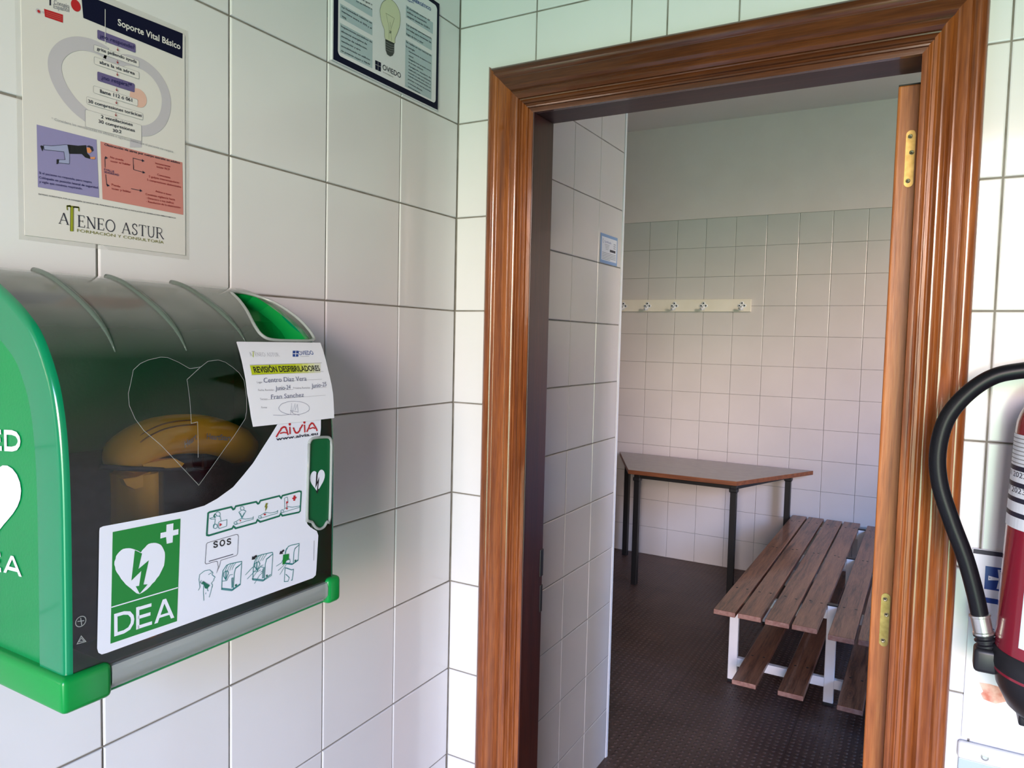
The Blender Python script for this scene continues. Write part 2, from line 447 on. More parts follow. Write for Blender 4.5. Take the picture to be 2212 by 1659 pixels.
M['cream_board'] = noisy('cream_painted_board', (.80, .74, .64, 1), (.74, .68, .57, 1), scale=6, rough=.5)
M['black'] = principled('black_print', (.008, .008, .01, 1), .45)
M['ink'] = principled('dark_ink', (.02, .02, .04, 1), .5)
M['greyink'] = principled('grey_ink', (.30, .30, .33, 1), .5)
M['paleink'] = principled('pale_grey_ink', (.42, .42, .45, 1), .5)
M['pen'] = principled('ballpoint_pen_ink', (.16, .17, .26, 1), .5)
M['navy'] = principled('navy_print', (.005, .006, .025, 1), .6, spec=.12)
M['navyb'] = principled('blue_print', (.015, .05, .25, 1), .3)
M['paper'] = noisy('white_paper', (.74, .74, .78, 1), (.78, .78, .82, 1), scale=4, rough=.6)
M['laminate'] = noisy('laminated_paper', (.66, .64, .62, 1), (.70, .68, .66, 1), scale=3, rough=.28)
M['sticker'] = principled('white_sticker', (.74, .76, .84, 1), .35)
M['sgreen'] = principled('sign_green', (.0, .20, .02, 1), .35)
M['sgreen_d'] = principled('sign_dark_green', (.0, .13, .07, 1), .4)
M['teal'] = principled('teal_line', (.02, .20, .20, 1), .4)
M['red'] = principled('red_print', (.45, .01, .015, 1), .4)
M['lilac'] = principled('lilac_panel', srgb(138, 132, 176), .3)
M['lilac_d'] = principled('violet_box', srgb(96, 84, 132), .3)
M['greyring'] = principled('grey_lilac_ring', srgb(186, 182, 190), .3)
M['salmon'] = principled('salmon_panel', srgb(196, 128, 120), .3)
M['peach'] = principled('peach_disc', srgb(215, 175, 160), .3)
M['redtext'] = principled('dark_red_text', srgb(140, 24, 30), .4)
M['bluetext'] = principled('dark_blue_text', srgb(40, 34, 90), .4)
M['lime'] = principled('lime_green', srgb(178, 190, 20), .4)
M['olive'] = principled('olive_green', srgb(120, 122, 40), .4)
M['skyblue'] = principled('pale_blue_box', srgb(172, 188, 196), .3)
M['bulbglass'] = principled('bulb_yellow', srgb(208, 210, 178), .3)
M['bulbline'] = principled('bulb_outline', srgb(90, 96, 76), .4)
M['bulbbase'] = principled('bulb_base_dark', srgb(44, 46, 44), .3)
M['certblue'] = principled('certificate_blue', srgb(120, 152, 196), .4)
M['skin'] = principled('skin_print', srgb(215, 140, 90), .4)
M['jeans'] = principled('jeans_print', srgb(150, 156, 190), .4)
M['tape'] = principled('clear_tape', (.66, .64, .6, 1), .25, alpha=.16)
M['pinkpatch'] = noisy('pink_paper_patch', srgb(235, 200, 185), srgb(200, 120, 100), scale=60, rough=.6)
M['cab_green'] = noisy('green_plastic', (.0, .24, .06, 1), (.0, .19, .05, 1), scale=2, rough=.3, bump=.1, bscale=300)
M['cab_bright'] = principled('bright_green_plastic', (.0, .24, .04, 1), .3)
M['cab_side'] = principled('green_cover_flange', (.0, .19, .075, 1), .22, coat=.6)
M['cab_dark'] = principled('dark_green_inside', (.0, .10, .03, 1), .3)
M['bag_yellow'] = noisy('yellow_carry_case', (.95, .47, .03, 1), (.88, .40, .025, 1), scale=12, rough=.5)
M['bag_navy'] = noisy('navy_fabric', (.010, .012, .03, 1), (.02, .022, .045, 1), scale=120, rough=.8)
M['bag_seam'] = principled('brown_seam', (.25, .09, .015, 1), .6)
M['edge_clear'] = principled('clear_plastic_lip', (.42, .45, .43, 1), .2, alpha=.62, coat=.5)
M['rib'] = principled('moulded_rib', (.10, .14, .11, 1), .25, alpha=.7, coat=.5)
M['ext_red'] = principled('extinguisher_red', (.24, .012, .03, 1), .25, coat=.6)
M['ext_black'] = principled('extinguisher_black_plastic', (.014, .014, .018, 1), .42)

def cover_mat(name, frosted):
    m = bpy.data.materials.new(name); m.use_nodes = True; nt = m.node_tree; nt.nodes.clear()
    out = nt.nodes.new('ShaderNodeOutputMaterial')
    tr = nt.nodes.new('ShaderNodeBsdfTransparent'); tr.inputs[0].default_value = (.96, .97, .96, 1) if frosted else (.95, .97, .95, 1)
    gl = nt.nodes.new('ShaderNodeBsdfGlossy'); gl.inputs['Roughness'].default_value = .12 if frosted else .05
    gl.inputs[0].default_value = (1, 1, 1, 1)
    fr = nt.nodes.new('ShaderNodeFresnel'); fr.inputs[0].default_value = 1.35
    mix = nt.nodes.new('ShaderNodeMixShader')
    a = tr.outputs[0]
    if frosted:
        rf = nt.nodes.new('ShaderNodeBsdfRefraction'); rf.inputs['Roughness'].default_value = .42; rf.inputs['IOR'].default_value = 1.12
        rf.inputs[0].default_value = (.9, .94, .9, 1)
        m1 = nt.nodes.new('ShaderNodeMixShader'); m1.inputs[0].default_value = .18
        nt.links.new(tr.outputs[0], m1.inputs[1]); nt.links.new(rf.outputs[0], m1.inputs[2])
        # dust that has settled on the upward-facing part of the plastic
        df = nt.nodes.new('ShaderNodeBsdfDiffuse'); df.inputs[0].default_value = (.42, .43, .38, 1)
        ge = nt.nodes.new('ShaderNodeTexCoord'); sx = nt.nodes.new('ShaderNodeSeparateXYZ')
        nz = nt.nodes.new('ShaderNodeTexNoise'); nz.inputs['Scale'].default_value = 9
        nt.links.new(ge.outputs['Object'], sx.inputs[0]); nt.links.new(ge.outputs['Object'], nz.inputs[0])
        mr = nt.nodes.new('ShaderNodeMapRange'); mr.inputs[1].default_value = .335; mr.inputs[2].default_value = .432; mr.inputs[3].default_value = .02; mr.inputs[4].default_value = .72
        nt.links.new(sx.outputs['Z'], mr.inputs[0])
        mu = nt.nodes.new('ShaderNodeMath'); mu.operation = 'MULTIPLY'; nt.links.new(mr.outputs[0], mu.inputs[0])
        ma = nt.nodes.new('ShaderNodeMath'); ma.operation = 'ADD'; ma.inputs[1].default_value = .42; nt.links.new(nz.outputs[0], ma.inputs[0]); nt.links.new(ma.outputs[0], mu.inputs[1])
        m2 = nt.nodes.new('ShaderNodeMixShader'); nt.links.new(mu.outputs[0], m2.inputs[0]); nt.links.new(m1.outputs[0], m2.inputs[1]); nt.links.new(df.outputs[0], m2.inputs[2])
        a = m2.outputs[0]
    nt.links.new(fr.outputs[0], mix.inputs[0]); nt.links.new(a, mix.inputs[1]); nt.links.new(gl.outputs[0], mix.inputs[2])
    nt.links.new(mix.outputs[0], out.inputs[0])
    return m
M['cover_frost'] = cover_mat('frosted_cover', True)
M['cover_clear'] = cover_mat('clear_heart_window', False)

# floor of the changing room: dark rubber with round studs
def floor_mat():
    m = principled('studded_brown_rubber', srgb(62, 44, 40), .42)
    tc = node(m, 'ShaderNodeTexCoord'); sx = node(m, 'ShaderNodeSeparateXYZ'); link(m, tc.outputs['Object'], sx.inputs[0])
    P = .0265
    def cell(out):
        d = node(m, 'ShaderNodeMath', operation='DIVIDE'); d.inputs[1].default_value = P; link(m, out, d.inputs[0])
        f = node(m, 'ShaderNodeMath', operation='FRACT'); link(m, d.outputs[0], f.inputs[0])
        s = node(m, 'ShaderNodeMath', operation='SUBTRACT'); s.inputs[1].default_value = .5; link(m, f.outputs[0], s.inputs[0])
        q = node(m, 'ShaderNodeMath', operation='POWER'); q.inputs[1].default_value = 2
        ab = node(m, 'ShaderNodeMath', operation='ABSOLUTE'); link(m, s.outputs[0], ab.inputs[0]); link(m, ab.outputs[0], q.inputs[0]); return q
    a, b = cell(sx.outputs['X']), cell(sx.outputs['Y'])
    ad = node(m, 'ShaderNodeMath', operation='ADD'); link(m, a.outputs[0], ad.inputs[0]); link(m, b.outputs[0], ad.inputs[1])
    rt = node(m, 'ShaderNodeMath', operation='SQRT'); link(m, ad.outputs[0], rt.inputs[0])
    mr = node(m, 'ShaderNodeMapRange', interpolation_type='SMOOTHSTEP'); mr.inputs[1].default_value = .12; mr.inputs[2].default_value = .34; mr.inputs[3].default_value = 1; mr.inputs[4].default_value = 0
    link(m, rt.outputs[0], mr.inputs[0])
    # seams between the square rubber sheets
    def seam(out):
        d = node(m, 'ShaderNodeMath', operation='DIVIDE'); d.inputs[1].default_value = P * 19; link(m, out, d.inputs[0])
        f = node(m, 'ShaderNodeMath', operation='FRACT'); link(m, d.outputs[0], f.inputs[0])
        l = node(m, 'ShaderNodeMath', operation='LESS_THAN'); l.inputs[1].default_value = .007; link(m, f.outputs[0], l.inputs[0]); return l
    s1, s2 = seam(sx.outputs['X']), seam(sx.outputs['Y'])
    mx = node(m, 'ShaderNodeMath', operation='MAXIMUM'); link(m, s1.outputs[0], mx.inputs[0]); link(m, s2.outputs[0], mx.inputs[1])
    sub = node(m, 'ShaderNodeMath', operation='SUBTRACT'); link(m, mr.outputs[0], sub.inputs[0]); link(m, mx.outputs[0], sub.inputs[1])
    bp = node(m, 'ShaderNodeBump'); bp.inputs['Strength'].default_value = 1.0; bp.inputs['Distance'].default_value = .0035
    link(m, sub.outputs[0], bp.inputs['Height']); link(m, bp.outputs[0], bsdf(m).inputs['Normal'])
    nz = node(m, 'ShaderNodeTexNoise'); nz.inputs['Scale'].default_value = 2.2; nz.inputs['Detail'].default_value = 5; link(m, tc.outputs['Object'], nz.inputs[0])
    cr = node(m, 'ShaderNodeValToRGB'); cr.color_ramp.elements[0].color = srgb(66, 44, 38); cr.color_ramp.elements[1].color = srgb(96, 70, 60)
    cr.color_ramp.elements[0].position = .35; cr.color_ramp.elements[1].position = .7
    link(m, nz.outputs[0], cr.inputs[0])
    mc = node(m, 'ShaderNodeMixRGB', blend_type='MULTIPLY'); mc.inputs[0].default_value = 1; mc.inputs[2].default_value = (.5, .5, .5, 1)
    link(m, mx.outputs[0], mc.inputs[0]); link(m, cr.outputs[0], mc.inputs[1])
    hi = node(m, 'ShaderNodeMixRGB', blend_type='MIX'); hi.inputs[2].default_value = srgb(128, 98, 86)  # lighter stud tops paint in their highlights
    k = node(m, 'ShaderNodeMath', operation='MULTIPLY'); k.inputs[1].default_value = .35; link(m, mr.outputs[0], k.inputs[0])
    link(m, k.outputs[0], hi.inputs[0]); link(m, mc.outputs[0], hi.inputs[1]); link(m, hi.outputs[0], bsdf(m).inputs['Base Color'])
    return m
M['stud'] = floor_mat()

# ------------------------------------------------------------------ tiled walls
def add_tile(bm, rect, mapf, g=.0012, bev=.0022, depth=.0022, tilt=.00035):
    u0, u1, v0, v1 = rect
    if u1 - u0 < .006 or v1 - v0 < .006: return
    rings = []
    for ins, h in ((0, -depth), (bev * .25, -depth * .35), (bev, 0)):
        c = [(u0 + g + ins, v0 + g + ins), (u1 - g - ins, v0 + g + ins), (u1 - g - ins, v1 - g - ins), (u0 + g + ins, v1 - g - ins)]
        rings.append([(a, b, h) for a, b in c])
    tl = [random.uniform(-1, 1) * tilt for _ in range(3)]
    cu, cv = (u0 + u1) / 2, (v0 + v1) / 2
    R = []
    for ring in rings:
        R.append([bm.verts.new(mapf(a, b, h + tl[0] + tl[1] * (a - cu) / .1 + tl[2] * (b - cv) / .1)) for a, b, h in ring])
    for a, b in zip(R, R[1:]):
        for k in range(4): bm.faces.new((a[k], a[(k + 1) % 4], b[(k + 1) % 4], b[k]))
    bm.faces.new(R[-1])
def subtract(rect, hole):
    u0, u1, v0, v1 = rect; a0, a1, b0, b1 = hole
    if u1 <= a0 or u0 >= a1 or v1 <= b0 or v0 >= b1: return [rect]
    out = []
    if u0 < a0: out.append((u0, a0, v0, v1))
    if u1 > a1: out.append((a1, u1, v0, v1))
    m0, m1 = max(u0, a0), min(u1, a1)
    if v1 > b1: out.append((m0, m1, b1, v1))
    if v0 < b0: out.append((m0, m1, v0, b0))
    return out
def tiled(us, vs, mapf, holes=(), **kw):
    bm = BM(); nz = []
    for a, b in zip(us, us[1:]):
        for c, d in zip(vs, vs[1:]):
            rs = [(a, b, c, d)]
            for h in holes: rs = [q for r in rs for q in subtract(r, h)]
            for r in rs: add_tile(bm, r, mapf, **kw)
    bmesh.ops.recalc_face_normals(bm, faces=bm.faces)
    return bm
def rows(z0, z1, off=0.0, s=.2):
    k0 = math.floor((z0 - off) / s); out = [z0]
    k = k0 + 1
    while off + k * s < z1 - 1e-4:
        if off + k * s > z0 + 1e-4: out.append(off + k * s)
        k += 1
    return out + [z1]
T = .0022
# left wall of the entrance room
wl = obj('wall_left', bx((-.09, -3.3, FLOOR), (-T, T, CEIL_OUT)), M['grout']); tag(wl, kind='structure')
ys = [-.195 - .1984 * k for k in range(16)]; ys = [-3.29] + [y for y in sorted(ys) if y > -3.27] + [0.0]
f = obj('glazed_tiles', tiled(ys, rows(FLOOR, CEIL_OUT), lambda u, v, h: (h, u, v)), M['tile'], wl)
# wall that holds the doorway
OP = (.17, .888, FLOOR, .415)
bm = BM()
add_box(bm, (-.15, T, FLOOR), (OP[0], .08, CEIL_IN)); add_box(bm, (OP[1], T, FLOOR), (2.68, .08, CEIL_IN)); add_box(bm, (OP[0], T, OP[3]), (OP[1], .08, CEIL_IN))
wd = obj('wall_back', bm, M['grout']); tag(wd, kind='structure')
xs = [0, .185, .387, .457, .587, .787, .988, 1.188, 1.388, 1.588, 1.788, 1.988, 2.188, 2.388, 2.59]
f = obj('glazed_tiles', tiled(xs, rows(FLOOR, CEIL_OUT), lambda u, v, h: (u, -h, v), holes=[(OP[0], OP[1], FLOOR, .4)]), M['tile'], wd)
# other walls of the entrance room (behind the camera)
wr_ = obj('wall_right', bx((2.6, -3.3, FLOOR), (2.68, T, CEIL_OUT)), M['stone']); tag(wr_, kind='structure')
bm = BM(); e = ENT
add_box(bm, (-.09, e['y'] - .1, FLOOR), (e['x0'], e['y'], CEIL_OUT)); add_box(bm, (e['x1'], e['y'] - .1, FLOOR), (2.68, e['y'], CEIL_OUT)); add_box(bm, (e['x0'], e['y'] - .1, e['z1']), (e['x1'], e['y'], CEIL_OUT))
tag(obj('wall_front', bm, M['stone']), kind='structure')
tag(obj('ceiling', bx((-.09, -3.4, CEIL_OUT), (2.68, T, CEIL_OUT + .08)), M['stone']), kind='structure')
tag(obj('floor', bx((-.09, -3.4, FLOOR - .08), (2.68, .08, FLOOR)), M['paving']), kind='structure')

# ---- changing room beyond the door
YF = 3.71
XP = -.0585
IX0, IX1 = -2.2, 4.6
wf = obj('wall_far', bx((IX0, YF + T, FLOOR), (IX1, YF + .12, .797)), M['grout_in']); tag(wf, kind='structure')
SF = .1983
xs = [-.8676 + .2 * k for k in range(-6, 27)]; xs = [IX0 + .001] + [x for x in xs if IX0 + .03 < x < IX1 - .03] + [IX1 - .001]
zs = [.797 - SF * k for k in range(0, 12)][::-1]; zs = [FLOOR + .001] + [z for z in zs if z > FLOOR + .02]
obj('glazed_tiles', tiled(xs, zs, lambda u, v, h: (u, YF - h, v), g=.0011, tilt=.0005), M['tile_in'], wf)
obj('painted_band', bx((IX0, YF - .003, .797), (IX1, YF + .12, CEIL_IN)), M['plaster'], wf)
# partition that hides the left part of the changing room
wp = obj('wall_partition', bx((XP - .09, .08, FLOOR), (XP - T, 1.121, CEIL_IN)), M['grout']); tag(wp, kind='structure')
ys = [.085, .3, .516, .716, .9155, 1.12]
obj('glazed_tiles', tiled(ys, rows(FLOOR + .001, CEIL_IN, .001), lambda u, v, h: (XP + h, u, v)), M['tile_in'], wp)
bm = BM(); add_tube(bm, [(XP - .008, 1.131, FLOOR), (XP - .008, 1.131, CEIL_IN)], .0105, 14)
add_box(bm, (XP - .006, 1.1205, FLOOR), (XP + .0015, 1.128, CEIL_IN)); add_box(bm, (XP - .09, 1.1215, FLOOR), (XP - .008, 1.14, CEIL_IN))
obj('corner_strip', bm, M['white_pvc'], wp)
tag(obj('wall_inner_left', bx((IX0 - .08, .08, FLOOR), (IX0, YF + .12, CEIL_IN)), M['tile_in']), kind='structure')
tag(obj('wall_inner_front', bx((IX0, .079, FLOOR), (XP - .09, .13, CEIL_IN)), M['tile_in']), kind='structure')
bm = BM(); w = WIN
add_box(bm, (2.6, w['y'], FLOOR), (w['x0'], w['y'] + .1, CEIL_IN)); add_box(bm, (w['x1'], w['y'], FLOOR), (IX1, w['y'] + .1, CEIL_IN))
add_box(bm, (w['x0'], w['y'], FLOOR), (w['x1'], w['y'] + .1, w['z0'])); add_box(bm, (w['x0'], w['y'], w['z1']), (w['x1'], w['y'] + .1, CEIL_IN))
tag(obj('wall_inner_window', bm, M['plaster']), kind='structure')
tag(obj('wall_inner_right', bx((IX1, .08, FLOOR), (IX1 + .1, YF + .12, CEIL_IN)), M['tile_in']), kind='structure')
bm = BM()
for k in range(3):
    x = w['x0'] + (w['x1'] - w['x0']) * k / 2
    add_box(bm, (x - .025, w['y'] + .02, w['z0']), (x + .025, w['y'] + .05, w['z1']))
add_box(bm, (w['x0'], w['y'] + .02, w['z0']), (w['x1'], w['y'] + .05, w['z0'] + .05)); add_box(bm, (w['x0'], w['y'] + .02, w['z1'] - .05), (w['x1'], w['y'] + .05, w['z1']))
tag(obj('window_1', bm, M['white_steel']), kind='structure')
tag(obj('ceiling', bx((IX0 - .08, .08, CEIL_IN), (IX1 + .1, YF + .12, CEIL_IN + .08)), M['white_paint']), kind='structure')
tag(obj('floor', bx((IX0 - .08, .08, FLOOR - .08), (IX1 + .1, YF + .12, FLOOR)), M['stud']), kind='structure')

# ------------------------------------------------------------------ door frame
door = empty('door_1', (.53, 0, FLOOR), kind='structure')
TW = .107
PROF = [(0, 0), (0, .017), (.002, .021), (.008, .0245), (.016, .0255), (.022, .0235), (.0255, .019), (.027, .0185), (.0285, .0205), (.036, .0215), (.044, .0245), (.050, .0245), (.055, .020), (.0565, .0185), (.058, .0205),
        (.064, .0235), (.070, .0235), (.0755, .0195), (.0765, .015), (.0785, .0145), (.0815, .0165), (.087, .0165), (.0885, .0125), (.0905, .0125), (.0935, .0145), (.0965, .0142), (.0975, .0105), (.1005, .0105), (TW, .0100), (TW, 0)]
XL, XR, ZT = .086, .958, .497
KL, KT, KR = .95, .93, .80
def casing(kind):
    bm = BM(); A, B = [], []
    for w_, h in PROF:
        if kind == 'l': a, b = (XL + w_ * KL, -h, FLOOR), (XL + w_ * KL, -h, ZT - w_ * KT + (.004 if w_ < .02 else 0))
        elif kind == 'r': a, b = (XR - w_ * KR, -h, FLOOR), (XR - w_ * KR, -h, ZT - w_ * KT)
        else: a, b = (XL + w_ * KL, -h, ZT - w_ * KT), (XR - w_ * KR, -h, ZT - w_ * KT)
        A.append(bm.verts.new(a)); B.append(bm.verts.new(b))
    for i in range(len(A) - 1): bm.faces.new((A[i], A[i + 1], B[i + 1], B[i]))
    bmesh.ops.recalc_face_normals(bm, faces=bm.faces)
    for f in bm.faces:
        f.smooth = True
    return bm
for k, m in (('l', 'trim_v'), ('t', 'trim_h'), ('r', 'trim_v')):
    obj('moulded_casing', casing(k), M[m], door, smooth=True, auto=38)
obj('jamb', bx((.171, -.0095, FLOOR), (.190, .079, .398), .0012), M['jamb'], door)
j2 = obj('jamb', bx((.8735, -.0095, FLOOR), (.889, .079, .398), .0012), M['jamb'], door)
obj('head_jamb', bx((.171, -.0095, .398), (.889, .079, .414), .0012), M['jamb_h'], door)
# strike plates let into the left jamb's rear edge
bm = BM(); add_box(bm, (.1885, .066, -.575), (.1915, .0805, -.515), .001); add_box(bm, (.1885, .070, -.655), (.191, .081, -.595), .001)
obj('strike_plate', bm, M['black_steel'], door)
# door leaf folded back into the changing room, seen by its hinge edge
leaf = obj('door_leaf', bx((.8365, .092, FLOOR + .01), (.8725, .79, .386), .004, 3), M['leaf'], door)
tag(leaf, label='varnished brown door leaf standing open into the next room, seen edge-on')
bm = BM(); add_box(bm, (.8372, .0905, .3835), (.8720, .094, .3855)); obj('top_edge_strip', bm, M['black_steel'], leaf)
for zc in (.2605, -.536):
    bm = BM(); hw, hh, yy = .0072, .0475, .0922
    pts = []
    for cz, a0 in ((zc + hh - hw, 0), (zc - hh + hw, 180)):
        for k in range(9): a = radians(a0 + k * 22.5); pts.append((.8595 + hw * cos(a), cz + hw * sin(a)))
    add_prism(bm, pts, lambda a, b: (a, yy, b), lambda a, b: (a, yy - .0016, b))
    for dx, dz in ((-.001, .037), (.0022, .010), (-.001, -.037)):
        add_lathe(bm, [(.0038, 0), (.0038, -.0006), (.003, -.001), (.0014, -.0004)], (.8595 + dx, yy - .0016, zc + dz), 14, 'y', mi=1)
        add_lathe(bm, [(.0013, 0), (.0013, -.0013)], (.8595 + dx, yy - .0016, zc + dz), 8, 'y', mi=2)
    obj('hinge_plate', bm, [M['brass'], M['screw'], M['black_steel']], leaf)

# ------------------------------------------------------------------ defibrillator cabinet
CY0, CY1 = -.941, -.590
CPR = [(.000, .008), (.030, .004), (.060, -.005), (.098, -.023), (.134, -.044), (.161, -.067), (.183, -.102), (.194, -.133), (.2005, -.171), (.2035, -.22), (.2040, -.30), (.2035, -.400)]
sp = smooth_path([(a, 0, b) for a, b in CPR], 6)
SP = [(p.x, p.z) for p in sp]           # dense profile (x, z) from the top rear to the bottom front
ARC = [0.0]
for a, b in zip(SP, SP[1:]): ARC.append(ARC[-1] + sqrt((a[0] - b[0]) ** 2 + (a[1] - b[1]) ** 2))
def prof_s(s):
    s = max(0, min(ARC[-1] - 1e-9, s))
    for i in range(len(ARC) - 1):
        if ARC[i + 1] >= s: break
    t = (s - ARC[i]) / (ARC[i + 1] - ARC[i]); a, b = SP[i], SP[i + 1]
    p = SP[max(0, i - 1)]; q = SP[min(len(SP) - 1, i + 2)]
    d0 = Vector((b[0] - p[0], b[1] - p[1])).normalized(); d1 = Vector((q[0] - a[0], q[1] - a[1])).normalized(); d = (d0 * (1 - t) + d1 * t).normalized()
    return a[0] + (b[0] - a[0]) * t, a[1] + (b[1] - a[1]) * t, -d.y, d.x   # x, z, normal
def s_of_z(z):
    for i in range(len(SP) - 1):
        if SP[i + 1][1] <= z: return ARC[i] + (ARC[i + 1] - ARC[i]) * (SP[i][1] - z) / (SP[i][1] - SP[i + 1][1])
    return ARC[-1]
def cmap(u, v, h):                       # u along y, v = -arc length
    x, z, nx, nz = prof_s(-v); return (x + nx * h, u, z + nz * h)
def cnorm(u, v):
    x, z, nx, nz = prof_s(-v); return (nx, 0, nz)
def on_cover(px, py):
    """where the line of sight of a reference point meets the curved cover: (y, -arc)"""
    o, d = ray(px, py)
    lo, hi = .3, 1.6; n = 900; pt = None
    for i in range(n):
        t = lo + (hi - lo) * i / n; p = o + d * t
        if p.x < .206 and p.z < .01:
            # inside the profile?
            z = p.z
            s = s_of_z(z); x = prof_s(s)[0]
            if p.x <= x:
                return (p.y, -s)
    return (pt or (0, 0))
CUTS = [-ARC[-1] * k / 44 for k in range(1, 44)]
cab = empty('defibrillator_cabinet', (0, -.765, -.425), 'green wall cabinet with clear domed cover and white DEA sticker on the left wall', 'cabinet')
def sideprof(scale_in, n=1):
    """closed outline in (x, z) of the side, inset from the cover profile"""
    P = []
    for i in range(0, len(SP), n):
        x, z, nx, nz = prof_s(ARC[i]); P.append((x - nx * scale_in, z - nz * scale_in))
    return P
# base: back plate, side cheeks, floor
bm = BM()
add_box(bm, (.002, -.944, -.424), (.012, -.588, .004), .001)
outer = [p for p in sideprof(.040) if p[0] > .012]
cheek = [(.012, outer[0][1])] + outer + [(outer[-1][0], -.412), (.012, -.412)]
cheek = [(max(a, .012), b) for a, b in cheek]
for y0, y1 in ((-.9455, -.938), (-.594, -.5875)):
    add_prism(bm, cheek, lambda a, b, y=y0: (a, y, b), lambda a, b, y=y1: (a, y, b))
obj('base', bm, M['cab_green'], cab)
bm = BM()
add_box(bm, (.002, -.953, -.428), (.199, -.579, -.404), .004, 3)
obj('bottom_tray', bm, M['cab_green'], cab)
for y0, y1 in ((-.955, -.905), (-.602, -.577)):
    bm = BM(); add_box(bm, (.012, y0, -.4275), (.2105, y1, -.392), .006, 3)
    obj('corner_block', bm, M['cab_bright'], cab, smooth=True, auto=40)
# clear lip along the lower front edge
bm = BM()
P = [(.199, -.396), (.2075, -.397), (.2095, -.404), (.2090, -.414), (.204, -.4215), (.199, -.4225)]
add_prism(bm, P, lambda a, b: (a, -.905, b), lambda a, b: (a, -.602, b))
obj('front_lip', bm, M['edge_clear'], cab, smooth=True, auto=50)
# grip recess cut in the cover and heart window, traced on the curved surface
ogrip = [(497, 632), (520, 633), (548, 639), (590, 654), (628, 678), (656, 702), (676, 728), (672, 736), (640, 737), (588, 735), (566, 726), (550, 706), (532, 672), (514, 648)]
grip = [on_cover(*p) for p in ogrip]
heart = [on_cover(*p) for p in [(428, 1048), (388, 1006), (345, 961), (309, 930), (291, 905), (277, 876), (276, 850), (287, 800), (302, 786), (320, 778), (345, 772), (361, 773), (384, 783), (408, 797), (432, 793), (448, 781), (470, 778), (486, 783), (502, 794), (516, 806), (525, 822), (531, 860), (531, 890), (528, 905), (505, 940), (482, 971)]]
a = Art(cmap, on_cover)
full = [(CY0, -.012), (CY1, -.012), (CY1, -ARC[-1]), (CY0, -ARC[-1])]
a.puv(full, M['cover_frost'], 0, [grip, heart])
cover = a.build('cover', cab, CUTS, cnorm)
a = Art(cmap, on_cover); a.puv(heart, M['cover_clear'], 0)
hw = a.build('heart_window', cover, CUTS, cnorm); tag(hw, label='clear heart-shaped window')
# rounded ends of the cover: shoulder, then a flat flange on each side
for yy, sg in ((CY0, -1), (CY1, 1)):
    bm = BM(); prev = None
    for i in range(1, len(SP)):
        x, z, nx, nz = prof_s(ARC[i]); ring = []
        for k in range(7):
            t = radians(k * 15); r = .0075
            ring.append(bm.verts.new((x - nx * r * (1 - cos(t)), yy + sg * r * sin(t), z - nz * r * (1 - cos(t)))))
        ring.append(bm.verts.new((x - nx * .044, yy + sg * .0075, z - nz * .044)))
        if prev:
            for k in range(7): bm.faces.new((prev[k], prev[k + 1], ring[k + 1], ring[k]))
        prev = ring
    bmesh.ops.recalc_face_normals(bm, faces=bm.faces)
    obj('flange', bm, M['cab_side'], cover, smooth=True, auto=60)
# raised ribs running over the dome
for pts in ([(98, 592), (130, 604), (165, 634), (195, 672), (218, 718), (233, 760)], [(245, 603), (285, 621), (330, 655), (360, 690), (382, 725), (396, 758)], [(395, 612), (430, 630), (460, 655), (490, 690), (508, 720), (520, 738)]):
    uv = [on_cover(*p) for p in pts]
    y = sum(p[0] for p in uv[1:]) / (len(uv) - 1); s0, s1 = .02, -uv[-1][1]
    path = [cmap(y, -(s0 + (s1 - s0) * k / 24), .0) for k in range(25)]
    rad = [.0034 * min(1, (25 - k) / 8) + .0003 for k in range(25)]
    bm = BM(); add_tube(bm, path, rad, 10); obj('rib', bm, M['rib'], cover, smooth=True)
# grip recess: bright green pocket with a clear rim
bm = BM()
rim = [Vector(cmap(u, v, .0008)) for u, v in grip]
n = len(rim); c = sum(rim, Vector()) / n
deep = [Vector((p.x - .030 - .25 * (p.x - c.x), p.y + (c.y - p.y) * .22, p.z - .012 + (c.z - p.z) * .10)) for p in rim]
A = [bm.verts.new(p) for p in rim]; B = [bm.verts.new(p) for p in deep]
for i in range(n): bm.faces.new((A[i], A[(i + 1) % n], B[(i + 1) % n], B[i]))
bm.faces.new(B)
bmesh.ops.triangulate(bm, faces=[f for f in bm.faces if len(f.verts) > 4])
obj('grip_recess', bm, M['cab_bright'], cab)
bm = BM(); add_tube(bm, smooth_path(rim + [rim[0]], 4), .0022, 8); obj('grip_rim', bm, M['edge_clear'], cover, smooth=True)
# latch window with rounded clear rim at the right edge
latch = [(664, 958), (668, 950), (676, 946), (704, 944), (711, 950), (712, 965), (709, 1118), (703, 1126), (697, 1137), (688, 1142), (678, 1138), (670, 1127), (662, 1124), (660, 1110)]
lo = [on_cover(*p) for p in latch]
a = Art(cmap, on_cover); a.puv(lo, M['cab_dark'], 3)
def heart_shape(a, cx, top, w, h, mat, L, bolt, uvmode=False, clipx=None):
    P = []
    for k in range(40):
        t = 2 * pi * k / 40
        x = 16 * sin(t) ** 3 / 16.0; y = (13 * cos(t) - 5 * cos(2 * t) - 2 * cos(3 * t) - cos(4 * t))
        P.append((cx + x * w / 2, top - (11.8 - y) / 28.8 * h))
    a.puv(P, mat, L)
    B = [(-.18, .93), (-.30, .25), (.02, .47), (-.10, .14), (-.24, .16), (-.06, -.02), (.2, .20), (.06, .19), (.22, .72), (-.06, .5), (.0, .86)]
    a.puv([(cx + x * w / 2, top - h + y * h) for x, y in B], bolt, L + 1)
u0, v0 = on_cover(684, 1016); u1, v1 = on_cover(684, 1066); ul, _ = on_cover(668, 1040); ur, _ = on_cover(700, 1040)
heart_shape(a, (ul + ur) / 2, v0, abs(ur - ul) * .98, abs(v1 - v0), M['sticker'], 4, M['black'])
